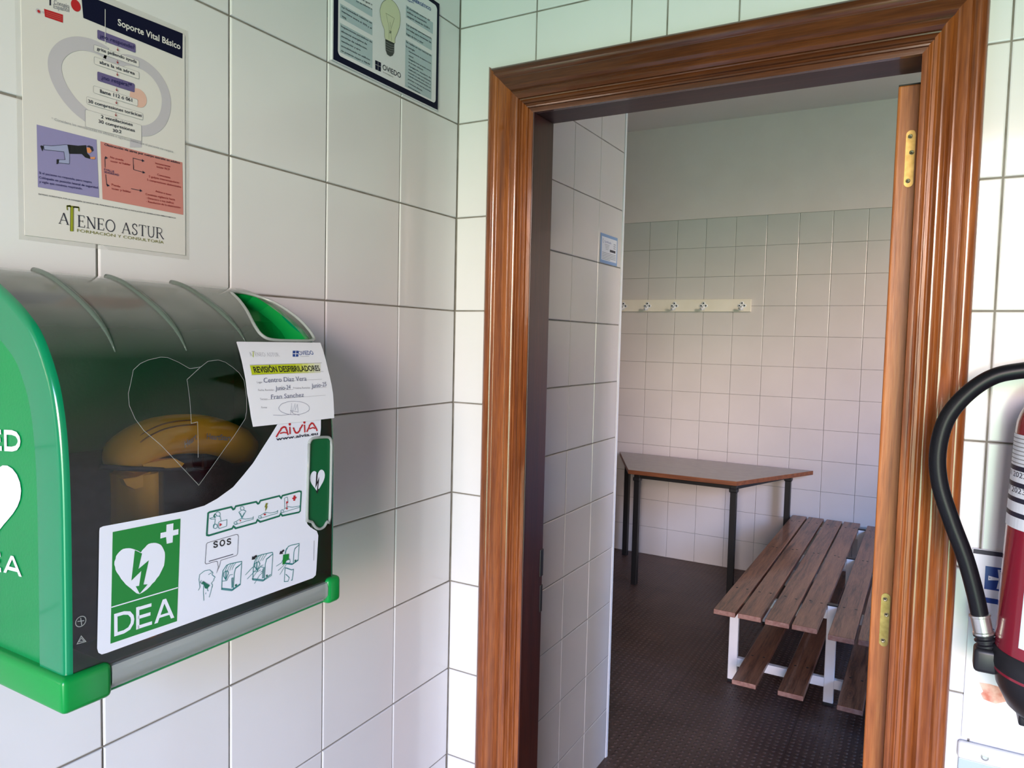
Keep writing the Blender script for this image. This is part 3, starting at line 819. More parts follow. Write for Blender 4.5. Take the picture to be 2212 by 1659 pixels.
lt = a.build('latch_panel', cover, CUTS, cnorm); tag(lt, label='dark green latch panel with a small white heart')
bm = BM(); add_tube(bm, smooth_path([Vector(cmap(u, v, .0022)) for u, v in lo + [lo[0]]], 3), .0020, 8); obj('latch_rim', bm, M['edge_clear'], cover, smooth=True)
# big white sticker
def k4(x, y): return on_cover(x / 2.989, 1000 + y / 2.989)
def k3(x, y): return on_cover(x / 2.989, 560 + y / 2.989)
def k6(x, y): return on_cover(400 + x / 5.924, 1040 + y / 5.924)
st = [(212, 1147), (214, 1140), (221, 1136.5), (300, 1122), (401, 1103), (440, 1092), (468, 1077), (502, 1052), (522, 1028), (545, 1000), (562, 973), (580, 945), (596, 918), (612, 903), (691, 893), (691.5, 925), (690, 940), (684, 946), (672, 948), (665, 957), (663, 1000), (659.5, 1124), (663, 1132), (669, 1139), (682.5, 1147), (685.5, 1156), (682, 1232), (680, 1242), (674, 1248), (230, 1410), (218, 1413), (210, 1409), (207.5, 1400)]
a = Art(cmap, k4, .0006)
a.puv([on_cover(*p) for p in st], M['sticker'], 1)
a.poly([(722, 445), (1160, 358), (1137, 1020), (706, 1165)], M['sgreen'], 2)
a.line([(712, 930), (1142, 803)], .0012, M['sticker'], 3)
a.poly([(1068, 397), (1112, 388), (1111, 433), (1145, 425), (1144, 460), (1110, 468), (1109, 512), (1068, 520), (1067, 477), (1029, 487), (1030, 451), (1067, 443)], M['sticker'], 3)
hp = smooth_path([Vector((x, y, 0)) for x, y in [(904, 576), (940, 530), (985, 514), (1030, 528), (1055, 575), (1058, 625), (1042, 680), (1005, 745), (960, 795), (893, 844), (840, 810), (790, 765), (748, 705), (733, 655), (742, 600), (775, 562), (820, 548), (865, 558), (904, 576)]], 3)
a.poly([(p.x, p.y) for p in hp[:-1]], M['sticker'], 3)
a.poly([(862, 561), (906, 582), (886, 683), (950, 626), (919, 783), (944, 782), (893, 842), (868, 794), (892, 792), (906, 695), (838, 757)], M['sgreen'], 4)
a.sans('DEA', (728, 1120), (1116, 995), 148, M['sticker'], 3, th=.15, gap=.08)
# chain-of-survival strip
g = [(282, 405), (300, 392), (580, 325), (598, 355), (615, 348), (630, 315), (890, 258), (915, 283), (930, 275), (945, 243), (1190, 183), (1213, 212), (1230, 180), (1445, 122), (1468, 128), (1472, 150), (1462, 375), (1445, 392), (1230, 437), (1212, 410), (1195, 440), (945, 515), (912, 490), (895, 525), (630, 597), (600, 570), (585, 600), (290, 688), (268, 685), (263, 665)]
a.uv = k6
a.line(g, .0022, M['sgreen_d'], 3, True)
tl = .0006
def pic(pts, m='teal', w=tl, L=3, closed=False): a.line(pts, w, M[m], L, closed)
def circ(x, y, r, m='teal', w=tl): a.line([(x + r * cos(k * pi / 8), y + r * sin(k * pi / 8)) for k in range(16)], w, M[m], 3, True)
def hrt(x, y, s=14): a.poly([(x, y - s * .4), (x + s * .6, y - s), (x + s, y - s * .4), (x, y + s), (x - s, y - s * .2), (x - s * .6, y - s * .8)], M['red'], 4)
circ(405, 415, 28); pic([(365, 410), (352, 440), (372, 462)], w=.0016, m='sgreen_d')
pic([(378, 445), (298, 468), (320, 482), (370, 478), (362, 545), (352, 580)]); pic([(410, 440), (438, 450), (445, 500)]); circ(370, 572, 28)
pic([(405, 530), (420, 510), (520, 486), (516, 570), (425, 600), (408, 585), (405, 530)]); a.poly([(420, 528), (456, 548), (424, 574)], M['red'], 4)
for ox, oy, hd in ((0, 0, 1), (312, -78, 0), (598, -152, 0)):
    circ(630 + ox, 530 + oy, 18)
    pic([(645 + ox, 508 + oy), (700 + ox, 472 + oy), (760 + ox, 480 + oy), (850 + ox, 465 + oy), (862 + ox, 445 + oy)])
    pic([(640 + ox, 548 + oy), (760 + ox, 508 + oy), (855 + ox, 482 + oy), (862 + ox, 445 + oy)]); hrt(690 + ox, 498 + oy)
circ(715, 342, 24); pic([(700, 370), (670, 390), (680, 410), (712, 468), (765, 378), (735, 365)])
pic([(690, 400), (712, 455), (740, 395)])
a.poly([(1020, 275), (1040, 275), (1028, 315), (1038, 318), (1005, 385), (1012, 330), (1002, 328)], M['olive'], 4)
pic([(1262, 210), (1290, 198), (1300, 210), (1298, 270), (1272, 285)]); pic([(1262, 210), (1258, 340)]); a.poly([(1275, 255), (1298, 250), (1297, 272), (1275, 278)], M['red'], 4); pic([(1287, 275), (1285, 335)], 'red', .0008)
a.poly([(1375, 178), (1393, 175), (1392, 198), (1412, 194), (1411, 213), (1392, 217), (1391, 244), (1373, 247), (1374, 222), (1356, 226), (1356, 208), (1374, 203)], M['red'], 4)
# speech bubble
bub = [(262, 800), (275, 782), (640, 674), (662, 680), (664, 700), (655, 920), (640, 945), (440, 1005), (418, 1085), (385, 1170), (408, 1090), (398, 1020), (385, 1018), (255, 1054), (240, 1040)]
a.line(bub, .0005, M['ink'], 3, True)
a.sans('SOS', (344, 850), (570, 800), 84, M['black'], 3, th=.19, gap=.35)
a.line([(290, 1020), (605, 930)], .0008, M['ink'], 3)
# caller with telephone
pic([(150, 1390), (178, 1350), (158, 1250), (175, 1190), (230, 1140), (300, 1128), (338, 1165), (330, 1190), (368, 1222), (348, 1245), (350, 1262), (322, 1300), (340, 1325), (325, 1355)])
a.poly([(215, 1270), (240, 1290), (300, 1325), (262, 1368), (240, 1365), (228, 1325), (200, 1300)], M['sgreen_d'], 4)
pic([(190, 1260), (182, 1285), (200, 1312)]); pic([(225, 1310), (218, 1400), (222, 1520)]); pic([(330, 1330), (310, 1420), (292, 1480)]); pic([(290, 1320), (270, 1380), (282, 1400)]); pic([(250, 1420), (248, 1440)]); pic([(285, 1190), (325, 1165)])
# three cabinets drawn in outline
def cabdraw(ox, oy, sc_=1.0, hands=0, door_=1):
    q = lambda pts: [(ox + x * sc_, oy + y * sc_) for x, y in pts]
    pic(q([(0, 360), (5, 200), (20, 120), (60, 50), (110, 30), (255, 0), (258, 20), (240, 40), (180, 85), (165, 150), (150, 370)]), w=.0009)
    pic(q([(0, 330), (0, 360), (130, 375), (240, 300), (258, 20)]), w=.0008); pic(q([(0, 345), (140, 362), (235, 288)]), w=.0012)
    if door_:
        for k in range(4): pic(q([(85 + 32 * k, 40 - 7 * k), (60 + 30 * k, 80 - 7 * k), (45 + 28 * k, 130 - 7 * k)]))
        pic(q([(10, 255), (60, 245), (105, 175), (140, 165)])); pic(q([(130, 215), (148, 210), (142, 330), (128, 335), (130, 215)]), w=.0008)
        hp = [(50, 130), (75, 120), (88, 150), (55, 235), (28, 190), (30, 145)]
        pic(q(hp), closed=True, w=.0009); pic(q([(55, 130), (52, 225)]), w=.0014)
    pic(q([(175, 90), (205, 70), (240, 40)]), w=.0009); a.disc(ox + 185 * sc_, oy + 305 * sc_, .0014, M['sgreen_d'], 4)
cabdraw(452, 1020)
cabdraw(852, 905, .98)
pic([(760, 1195), (840, 1100), (880, 1085)], w=.0007); pic([(780, 1245), (850, 1170), (900, 1120), (960, 1090), (1000, 1100), (995, 1130), (950, 1160)], w=.0007); pic([(842, 1250), (900, 1160), (950, 1130)]); pic([(870, 1305), (940, 1200), (990, 1150)])
cabdraw(1262, 792, .72, door_=0)
pic([(1262, 915), (1275, 860), (1320, 820)]); a.poly([(1240, 935), (1312, 922), (1315, 1005), (1290, 1000), (1262, 1050), (1228, 1065)], M['sgreen'], 4)
pic([(1148, 1082), (1215, 1040), (1240, 1000)], w=.0007); pic([(1175, 1138), (1240, 1080), (1290, 1010), (1325, 990), (1328, 1030), (1290, 1050)], w=.0007); pic([(1200, 1190), (1240, 1120), (1280, 1060)])
pic([(1262, 1100), (1350, 1130), (1370, 1120), (1360, 1260), (1340, 1262)], w=.001); pic([(1262, 1100), (1255, 1280), (1300, 1275), (1320, 1230), (1275, 1185)], w=.0008)
for x, y in ((838, 1000), (1192, 930)): a.poly([(x, y), (x + 8, y - 45), (x + 20, y - 38), (x + 52, y - 65), (x + 65, y - 45), (x + 40, y - 22), (x + 45, y - 8)], M['black'], 4)
a.line([(1640, 755), (1632, 1010)], .0006, M['greyink'], 3)
# maker's red wordmark and web address
def k5(x, y): return on_cover(480 + x / 3.607, 720 + y / 3.607)
a.uv = k5
def rl(pts, w=.0021): a.line([(p.x, p.y) for p in smooth_path([Vector((x, y, 0)) for x, y in pts], 4)], w, M['red'], 4)
rl([(412, 808), (440, 760), (462, 733), (484, 735), (505, 792)]); rl([(440, 780), (470, 772), (495, 776)], .0015); rl([(515, 728), (518, 785)]); a.disc(517, 708, .0019, M['red'], 4)
rl([(545, 735), (562, 772), (585, 770), (603, 735), (618, 710)]); rl([(632, 712), (636, 772)]); a.disc(631, 693, .0019, M['red'], 4)
rl([(650, 768), (672, 720), (690, 700), (708, 715), (732, 762)]); rl([(672, 745), (700, 735), (712, 742)], .0015)
a.text('www.aivia.eu', (410, 836), (738, 790), 24, M['ink'], 4, bold=.02)
stk = a.build('sticker', cover, CUTS, cnorm); tag(stk, label='white instruction sticker with green DEA heart sign')
# etched heart cut lines
a = Art(cmap, k3, .0004)
a.line([(1290, 700), (1200, 778), (1230, 1060), (1270, 1050), (1275, 1280)], .0006, M['edge_clear'], 1)
a.luv(heart, .0006, M['edge_clear'], 1, True)
a.build('window_score_line', cover, CUTS, cnorm)
# embossed recycling marks lower left
a = Art(cmap, on_cover, .0004)
a.luv([(on_cover(173, 1342)[0] + .005 * cos(k), on_cover(173, 1342)[1] + .005 * sin(k)) for k in [i * pi / 8 for i in range(16)]], .0008, M['edge_clear'], 1, True)
a.line([(166, 1342), (180, 1340)], .0008, M['edge_clear'], 1); a.line([(172, 1334), (174, 1350)], .0008, M['edge_clear'], 1)
a.line([(164, 1390), (173, 1373), (183, 1385)], .0008, M['edge_clear'], 1, True); a.line([(168, 1385), (174, 1378), (179, 1384)], .0006, M['edge_clear'], 1, True)
a.build('embossed_marks', cover, CUTS, cnorm)
# lettering on the green side cheek
SY = -.9460
a = Art(lambda u, v, h: (u, SY - h, v), lambda x, y: (lambda p: (p.x, p.z))(on(1, SY, x, y)), .0003)
a.sans('AED', (-62, 968), (46, 975), 41, M['sticker'], 1, th=.24)
p0 = a.uv(47, 1080); p1 = a.uv(-14, 1000); p2 = a.uv(-14, 1170)
heart_shape(a, p1[0], p1[1], 2 * (p0[0] - p1[0]), p1[1] - p2[1], M['sticker'], 1, M['ink'])
a.sans('DEA', (-62, 1218), (48, 1246), 38, M['sticker'], 1, th=.24)
w_ = [(0, 735), (18, 760), (27, 778), (32, 812), (50, 838), (54, 870), (62, 905), (60, 935), (72, 962), (70, 1000), (79, 1030), (84, 1120), (88, 1250), (92, 1400)]
sd = a.build('side_lettering', cab); tag(sd, label='white letters and heart on the green side')

# ------------------------------------------------------------------ defibrillator inside the cabinet
aed = empty('defibrillator', (.10, -.77, -.404), 'defibrillator in a yellow and navy carry case behind the clear cabinet cover', 'defibrillator')
bm = BM(); add_box(bm, (.020, -.905, -.404), (.128, -.650, -.205), .016, 3); obj('case_body', bm, M['bag_navy'], aed, smooth=True, auto=40)
q = lambda x, y, d=.145: on(0, d, x, y)
hp_ = [q(256, 1012), q(270, 985), q(300, 962), q(340, 945), q(385, 938), q(430, 938), q(475, 947), q(512, 962), q(538, 972)]
sm = smooth_path(hp_, 6); n_ = len(sm)
bm = BM(); add_tube(bm, sm, [.0235 * (.55 + .45 * min(1, 6 * min(i + 1, n_ - i) / n_ + .2)) for i in range(n_)], 18); obj('handle', bm, M['bag_yellow'], aed, smooth=True)
bm = BM()
for dz, a0, a1 in ((.0175, 8, 26), (.0125, 8, 27)):
    add_tube(bm, [p + Vector((sqrt(max(0, .0238 ** 2 - dz ** 2)), 0, dz)) for p in sm[a0:a1]], .0009, 6)
obj('handle_seam', bm, M['bag_seam'], aed)
bm = BM(); p0, p1, p2 = q(240, 1020, .15), q(376, 1120, .15), q(308, 1030, .15)
add_tube(bm, [(.128, p2.y, p0.z), (.128, p2.y, p0.z - .006), (.128, p2.y, -.34), (.128, p2.y, -.403)], [.020, abs(p1.y - p0.y) / 2, abs(p1.y - p0.y) / 2 * 1.02, abs(p1.y - p0.y) / 2 * .98], 24, flat=.62)
obj('side_pocket', bm, M['bag_yellow'], aed, smooth=True, auto=60)
bm = BM(); P = [q(*c, .160) for c in ((262, 1034), (290, 1030), (322, 1018), (322, 1035), (308, 1050), (288, 1056), (270, 1048))]
add_prism(bm, [(p.y, p.z) for p in P], lambda a, b: (.163, a, b), lambda a, b: (.155, a, b)); obj('pull_tab', bm, M['bag_yellow'], aed)
bm = BM(); P = [q(*c, .160) for c in ((300, 1002), (345, 992), (372, 990), (391, 1000), (384, 1008), (340, 1011), (305, 1010))]
add_prism(bm, [(p.y, p.z) for p in P], lambda a, b: (.166, a, b), lambda a, b: (.157, a, b)); obj('zip_flap', bm, M['bag_yellow'], aed)
bm = BM(); add_tube(bm, smooth_path([q(215, 1008, .158), q(300, 1013, .166), q(400, 1012, .160)], 8), .0028, 8); obj('strap', bm, M['bag_navy'], aed, smooth=True)
bm = BM(); p0, p1 = q(438, 975, .15), q(476, 1010, .15); add_box(bm, (.128, p0.y, p1.z), (.152, p1.y, p0.z), .004, 2); obj('buckle', bm, M['ext_black'], aed)
LN = [q(398, 968, .170), q(424, 948, .170)]
a = Art(lambda u, v, h: (.1705 + h, u, v), lambda x, y: (x, y))
a.tuv('Heart', (LN[0].y, LN[0].z), (LN[1].y, LN[1].z), .0075, M['greyink'], 1, bold=.015)
p0, p1 = q(446, 948, .170), q(498, 952, .170); a.tuv('HeartStart', (p0.y, p0.z), (p1.y, p1.z), .0065, M['greyink'], 1, bold=.015)
a.build('lettering', aed)

# ------------------------------------------------------------------ revision sheet taped to the cover
pc = [(508, 740), (690, 742), (706, 800), (716, 850), (718.5, 903), (640, 912), (545, 922), (540, 900), (532, 850), (524, 800)]
def pmap(u, v, h):
    x, y, z = cmap(u, v, h + .0020); return (x, y, z)
a = Art(pmap, k5)
sheet = [on_cover(*p) for p in pc]
a.puv(sheet, M['paper'], 0)
# underside so the sheet has thickness
a.puv(sheet, M['paper'], -4)
a.serif('A', (207, 184), (226, 184), 30, M['paleink'], 1); a.serif('ENEO ASTUR', (246, 184), (436, 186), 28, M['paleink'], 1)
a.line([(232, 192), (232, 150)], .0010, M['lime'], 1); a.line([(222, 148), (242, 148)], .0010, M['paleink'], 1)
a.rect(538, 142, 583, 188, M['navyb'], 1); a.line([(561, 145), (561, 186)], .0009, M['paper'], 2); a.line([(541, 166), (581, 166)], .0009, M['paper'], 2)
a.text('OVIEDO', (588, 176), (706, 172), 31, M['navyb'], 1, bold=.005)
a.line([(596, 186), (668, 184)], .0004, M['greyink'], 1)
a.line([(203, 252), (765, 235)], .0005, M['greyink'], 1)
a.poly([(203, 256), (560, 244), (562, 316), (217, 327)], M['lime'], 1)
for k, m in enumerate(((.62, .66, .12), (.68, .71, .25), (.72, .74, .45), (.74, .75, .62))):
    mm = principled('fading_lime_%d' % k, (*[c ** 1.3 for c in m], 1), .5)
    a.poly([(560 + 48 * k, 244 - 1.4 * k), (610 + 48 * k, 242.5 - 1.4 * k), (612 + 48 * k, 314.5 - k), (560 + 48 * k, 316 - k)], mm, 1)
a.text('REVISIÓN DESFIBRILADORES', (238, 312), (752, 296), 44, M['black'], 2, bold=.02)
a.line([(217, 330), (778, 302)], .0004, M['greyink'], 1)
for lab, p0, p1 in (('Lugar:', (258, 392), (304, 391)), ('Fecha Revisión:', (270, 452), (396, 450)), ('Próxima Revisión:', (545, 436), (676, 433)), ('Técnico:', (282, 522), (344, 521)), ('Firma:', (290, 586), (340, 585))):
    a.text(lab, p0, p1, 15, M['greyink'], 1)
for q in (((305, 382), (768, 362)), ((400, 446), (540, 440)), ((680, 430), (800, 424)), ((345, 518), (795, 484))): a.line(q, .0003, M['greyink'], 1)
a.text('Centro Diaz Vera', (310, 388), (642, 372), 36, M['pen'], 2, shear=.2)
a.text('Junio-24', (405, 448), (520, 438), 34, M['pen'], 2, shear=.2); a.text('Junio-25', (686, 430), (800, 414), 34, M['pen'], 2, shear=.2)
a.text('Fran Sanchez', (368, 515), (622, 496), 34, M['pen'], 2, shear=.2)
a.line([(547 + 120 * cos(k * pi / 16), 583 + 52 * sin(k * pi / 16)) for k in range(32)], .0004, M['pen'], 2, True)
a.line([(385, 638), (450, 640), (520, 632), (528, 545), (535, 620), (552, 548), (556, 600), (572, 555), (578, 615), (520, 602), (545, 628), (590, 640)], .0004, M['pen'], 2)
sh = a.build('inspection_sheet', None, CUTS, cnorm)
tag(sh, 'white paper sheet headed REVISIÓN DESFIBRILADORES stuck on the green cabinet cover', 'paper sheet')

# ------------------------------------------------------------------ poster on the left wall
def wallart(x0, crop, base=0.0):
    ox, oy, s = crop
    return Art(lambda u, v, h: (x0 + h, u, v), lambda x, y: (lambda p: (p.y, p.z))(on(0, x0, ox + x / s, oy + y / s)), base)
def wuv(crop, x0=.001):
    ox, oy, s = crop
    return lambda x, y: (lambda p: (p.y, p.z))(on(0, x0, ox + x / s, oy + y / s))
A1, A5, A6 = (0, 0, 2.764), (40, 0, 5.529), (60, 240, 5.183)
TW0 = .0006
pos = empty('poster', (TW0, -.772, .047), 'laminated life-support poster headed Soporte Vital Básico on the wall above the green cabinet', 'poster')
bm = BM(); add_box(bm, (TW0 - .0003, -.8755, .0465), (TW0 + .0005, -.6675, .3445)); obj('sheet', bm, M['laminate'], pos)
# clear laminate margin
bm = BM(); add_box(bm, (TW0 - .0005, -.8815, .041), (TW0 - .0001, -.6615, .352)); obj('laminate_margin', bm, M['tape'], pos)
a = wallart(TW0 + .0006, A1)
a.poly([(487, 0), (487, -40), (1090, 200), (1088, 350), (497, 107)], M['navy'], 1)
a.line([(626, 55), (626, 260)], .0008, M['laminate'], 3)
a.text('Soporte Vital Básico', (702, 150), (1076, 296), 38, M['laminate'], 2, bold=.02)
hb = a.build('title_band', pos); tag(hb, label='black title band with white lettering')
a = wallart(TW0 + .0006, A1)
a.rect(294, -40, 304, 32, M['ink'], 1)
a.text('Consejo', (320, 24), (412, 50), 26, M['greyink'], 1, bold=.02); a.text('Español', (318, 48), (412, 72), 26, M['greyink'], 1, bold=.02)
a.disc(452, 33, .0058, M['red'], 1, .0068)
a.poly([(262, 52), (375, 88), (375, 136), (268, 100)], M['red'], 1)
for k in range(3): a.line([(275, 70 + 11 * k), (368, 99 + 11 * k)], .0003, M['salmon'], 2)
a.disc(228, 66, .0028, M['greyring'], 1); a.disc(230, 68, .0016, M['red'], 2); a.disc(258, 74, .0014, M['greyring'], 1)
a.build('logos', pos)
a = wallart(TW0 + .0006, A5)
def ellring(pts, w, m, L=1): a.line([(p.x, p.y) for p in smooth_path([Vector((x, y, 0)) for x, y in pts], 5)], w, M[m], L)
ellring([(1060, 640), (960, 580), (840, 535), (700, 520), (560, 560), (460, 660), (430, 790), (470, 960), (570, 1140), (700, 1290), (860, 1420)], .0155, 'greyring')
ellring([(1010, 690), (1130, 770), (1230, 720), (1330, 720), (1480, 770), (1620, 880), (1720, 1030), (1765, 1200), (1740, 1380), (1660, 1500), (1540, 1560), (1400, 1560)], .0135, 'greyring')
a.disc(1430, 1170, .0118, M['peach'], 1, .0118)
a.rect(1330, 1600, 1470, 1760, M['greyring'], 1)
def vbox(x0, y0, x1, y1, m='lilac_d'): a.rrect(x0, y0, x1, y1, .0028, M[m], 2)
def boxq(q, fill, L=2, line_=True):
    # q: upper-left and lower-right corner in reference coordinates; edges stay level on the wall
    (x0, y0), (x1, y1) = q
    u0, v0 = a.uv(x0, y0); u1, v1 = a.uv(x1, y1)
    a.rr(u0, v0, u1, v1, .0016, M[fill], L)
    if line_: a.rr(u0, v0, u1, v1, .0016, M['greyink'], L + 1, .0003)
boxq(((938, 352), (1395, 632)), 'lilac_d', 2, False); boxq(((938, 852), (1385, 1106)), 'lilac_d', 2, False)
boxq(((895, 530), (1435, 803)), 'laminate'); boxq(((898, 675), (1435, 945)), 'laminate'); boxq(((890, 1022), (1420, 1270)), 'laminate'); boxq(((808, 1152), (1480, 1434)), 'laminate'); boxq(((792, 1305), (1465, 1690)), 'laminate')
a.text('¿no responde?', (965, 448), (1380, 590), 46, M['bluetext'], 4, bold=.012)
a.text('grite pidiendo ayuda', (930, 595), (1405, 757), 38, M['ink'], 4, bold=.012)
a.text('abra la vía aérea', (962, 758), (1382, 896), 38, M['ink'], 4, bold=.012)
a.text('¿no respira?*', (985, 945), (1350, 1045), 46, M['bluetext'], 4, bold=.012)
a.text('llame 112 ó 061', (968, 1108), (1352, 1218), 42, M['ink'], 4, bold=.012)
a.text('30 compresiones torácicas', (826, 1225), (1466, 1398), 38, M['ink'], 4, bold=.012)
a.text('2 ventilaciones', (980, 1410), (1358, 1508), 38, M['ink'], 4, bold=.012)
a.text('30 compresiones', (950, 1465), (1384, 1578), 38, M['ink'], 4, bold=.012)
a.text('30:2', (1120, 1575), (1224, 1592), 36, M['ink'], 4, bold=.012)
for x, y in ((1178, 572), (1176, 722), (1174, 870), (1166, 1052), (1162, 1205), (1156, 1352)):
    a.poly([(x - 3, y - 4), (x + 3, y - 3), (x + 3, y + 22), (x + 15, y + 20), (x, y + 42), (x - 14, y + 14), (x - 3, y + 19)], M['redtext'], 5)
a.uv = wuv(A1)
a.text('* Considere las ventilaciones no eficaces o agónicas como que el paciente no respira', (304, 715), (1030, 912), 15, M['greyink'], 4)
fc = a.build('flow_chart', pos)
a = wallart(TW0 + .0006, A6)
a.poly([(98, 150), (768, 320), (798, 972), (112, 850)], M['lilac'], 1)
# recovery position figure
a.poly([(150, 385), (175, 395), (160, 452), (135, 390)], M['black'], 3)
a.poly([(172, 380), (260, 390), (430, 375), (470, 400), (465, 470), (462, 592), (340, 580), (345, 545), (415, 545), (400, 455), (180, 432)], M['jeans'], 2)
a.line([(172, 380), (260, 390), (430, 375), (470, 400), (465, 470), (462, 592), (340, 580), (345, 545), (415, 545), (400, 455), (180, 432)], .0004, M['ink'], 3, True)
a.poly([(320, 540), (345, 540), (335, 592), (318, 595)], M['black'], 3)
a.poly([(440, 375), (560, 388), (650, 382), (660, 470), (690, 500), (695, 535), (640, 520), (600, 480), (460, 478)], M['black'], 3)
a.poly([(652, 395), (680, 385), (720, 400), (730, 440), (715, 455), (690, 410)], M['ink'], 4); a.poly([(655, 410), (690, 410), (715, 450), (690, 475), (662, 462)], M['skin'], 3)
a.poly([(692, 518), (750, 512), (745, 540), (700, 535)], M['skin'], 4)
a.text('Si el paciente no responde, pero respira', (122, 700), (712, 808), 24, M['bluetext'], 3, bold=.008)
a.text('Colóquelo en posición lateral de seguridad', (122, 752), (780, 868), 24, M['bluetext'], 3, bold=.012)
a.text('y vigile que continúa respirando.', (125, 800), (608, 880), 24, M['bluetext'], 3, bold=.008)
rp = a.build('recovery_panel', pos); tag(rp, label='lilac panel with a figure lying on its side')
a = wallart(TW0 + .0006, A6)
a.poly([(812, 338), (1730, 575), (1740, 1162), (836, 985)], M['salmon'], 1)
a.text('Obstrucción vía aérea por cuerpo extraño en adultos', (855, 385), (1700, 592), 26, M['ink'], 3, bold=.015)
for t, p0, p1, m in (('No puede', (920, 525), (1068, 562), 'redtext'), ('toser ni hablar', (922, 568), (1148, 612), 'redtext'), ('EVALUE', (852, 662), (965, 690), 'bluetext'), ('SEVERIDAD', (852, 692), (1018, 728), 'bluetext'), ('Puede', (935, 832), (1032, 856), 'redtext'), ('toser y hablar', (935, 875), (1152, 916), 'redtext'),
                     ('Inconsciente', (1425, 592), (1592, 630), 'redtext'), ('Iniciar RCP', (1440, 632), (1585, 664), 'redtext'), ('Consciente', (1445, 720), (1592, 756), 'redtext'), ('5 golpes interescapulares', (1352, 740), (1690, 812), 'redtext'), ('5 compresiones abdominales', (1332, 778), (1712, 860), 'redtext'),
                     ('Anime a toser', (1425, 905), (1605, 948), 'redtext'), ('Continúe vigilancia hasta', (1315, 938), (1645, 1002), 'redtext'), ('- Deterioro o tos ineficaz', (1322, 980), (1632, 1040), 'redtext'), ('- Resolución de la obstrucción', (1322, 1020), (1705, 1090), 'redtext')):
    a.text(t, p0, p1, 22, M[m], 3, bold=.006)
def arrow(pts):
    a.line(pts, .0007, M['ink'], 3); x, y = pts[-1]
    a.poly([(x + 22, y + 4), (x - 8, y - 18), (x - 8, y + 14)], M['ink'], 3)
arrow([(862, 632), (860, 520), (872, 522)]); arrow([(868, 708), (880, 828), (892, 832)]); arrow([(1180, 655), (1176, 526), (1282, 555)]); arrow([(1180, 600), (1182, 655), (1290, 686)]); arrow([(1152, 868), (1258, 890)])
op = a.build('obstruction_panel', pos); tag(op, label='salmon panel with small red text')
a = wallart(TW0 + .0006, A6)
a.text('ENTIDAD ACREDITADA POR LA CONSEJERÍA DE SANIDAD DEL PRINCIPADO DE ASTURIAS PARA LA INSTALACIÓN DE DESFIBRILADORES SEMIAUTOMÁTICOS', (118, 935), (1655, 1205), 15, M['ink'], 2, bold=.008)
a.serif('A', (345, 1256), (455, 1275), 125, M['ink'], 2, th=.10)
a.serif('ENEO ASTUR', (555, 1292), (1515, 1430), 128, M['ink'], 2, th=.10)
for x in (478, 502): a.line([(x, 1345), (x + 2, 1085)], .0016, M['olive'], 2)
a.line([(440, 1108), (436, 1065), (470, 1058), (480, 1085)], .0014, M['olive'], 2); a.line([(570, 1122), (568, 1080), (515, 1072), (505, 1085)], .0014, M['olive'], 2); a.line([(436, 1062), (570, 1078)], .0018, M['olive'], 2); a.line([(490, 1345), (492, 1075)], .0012, M['lime'], 2)
a.text('FORMACIÓN Y CONSULTORÍA', (550, 1350), (1520, 1485), 32, M['olive'], 2)
ml = a.build('maker_logo', pos)

# ------------------------------------------------------------------ energy sign in a corner of the left wall
B2 = (680, 0, 5.531)
SX = .0058
sg = empty('wall_sign', (0, -.236, .406), 'navy bordered sign with a light bulb picture high on the left wall near the corner', 'sign')
bm = BM(); add_box(bm, (.0005, -.388, .405), (.0045, -.0835, .618), .0004, 1); obj('backing_plate', bm, M['white_pvc'], sg)
bm = BM(); add_box(bm, (.0046, -.385, .4065), (SX - .0002, -.0835, .617)); obj('panel', bm, M['navy'], sg)
a = Art(lambda u, v, h: (SX + h, u, v), wuv(B2, SX))
# pale blue text boxes, level on the sign
def sbox(x0, y0, x1, y1):
    u0, v0 = a.uv(x0, y0); u1, v1 = a.uv(x1, y1); a.puv([(u0, v0), (u1, v0), (u1, v1), (u0, v1)], M['skyblue'], 2)
a.rr(-.3755, .4165, -.092, .609, .008, M['paper'], 1)
sbox(300, -120, 685, 205); sbox(300, 35, 685, 425); sbox(300, 265, 685, 818); sbox(1088, 60, 1408, 408); sbox(1088, 265, 1395, 605); sbox(1082, 465, 1390, 1190)
def sgaps(x0, y0, x1):
    u0, v0 = a.uv(x0, y0); u1, _ = a.uv(x1, y0 + 60); a.puv([(u0, v0 + .0016), (u1, v0 + .0016), (u1, v0 - .0016), (u0, v0 - .0016)], M['paper'], 3)
sgaps(300, 30, 690); sgaps(300, 262, 690); sgaps(1085, 262, 1400); sgaps(1080, 462, 1396)
def st_(t, x0, y0, x1, y1, cap=22, m='ink', b=.01): a.text(t, (x0, y0), (x1, y1), cap, M[m], 4, bold=b)
st_('mantiene igual o', 470, -42, 682, 66); st_('no es inferior a', 492, 22, 682, 118)
st_('La humedad relativa se', 318, 90, 675, 285); st_('mantiene entre el 30% y el', 316, 140, 674, 350); st_('70%', 316, 206, 372, 236)
for k, (t, x1) in enumerate((('Inspecciones periódicas de', 678), ('eficiencia energética de', 618), ('sistemas de calefacción,', 622), ('ventilación y aire', 540), ('acondicionado en edificios', 655), ('de potencia mayor a 70kW', 655))):
    st_(t, 310, 322 + k * 58, x1, 322 + k * 58 + (x1 - 310) * .52 - k * 2)
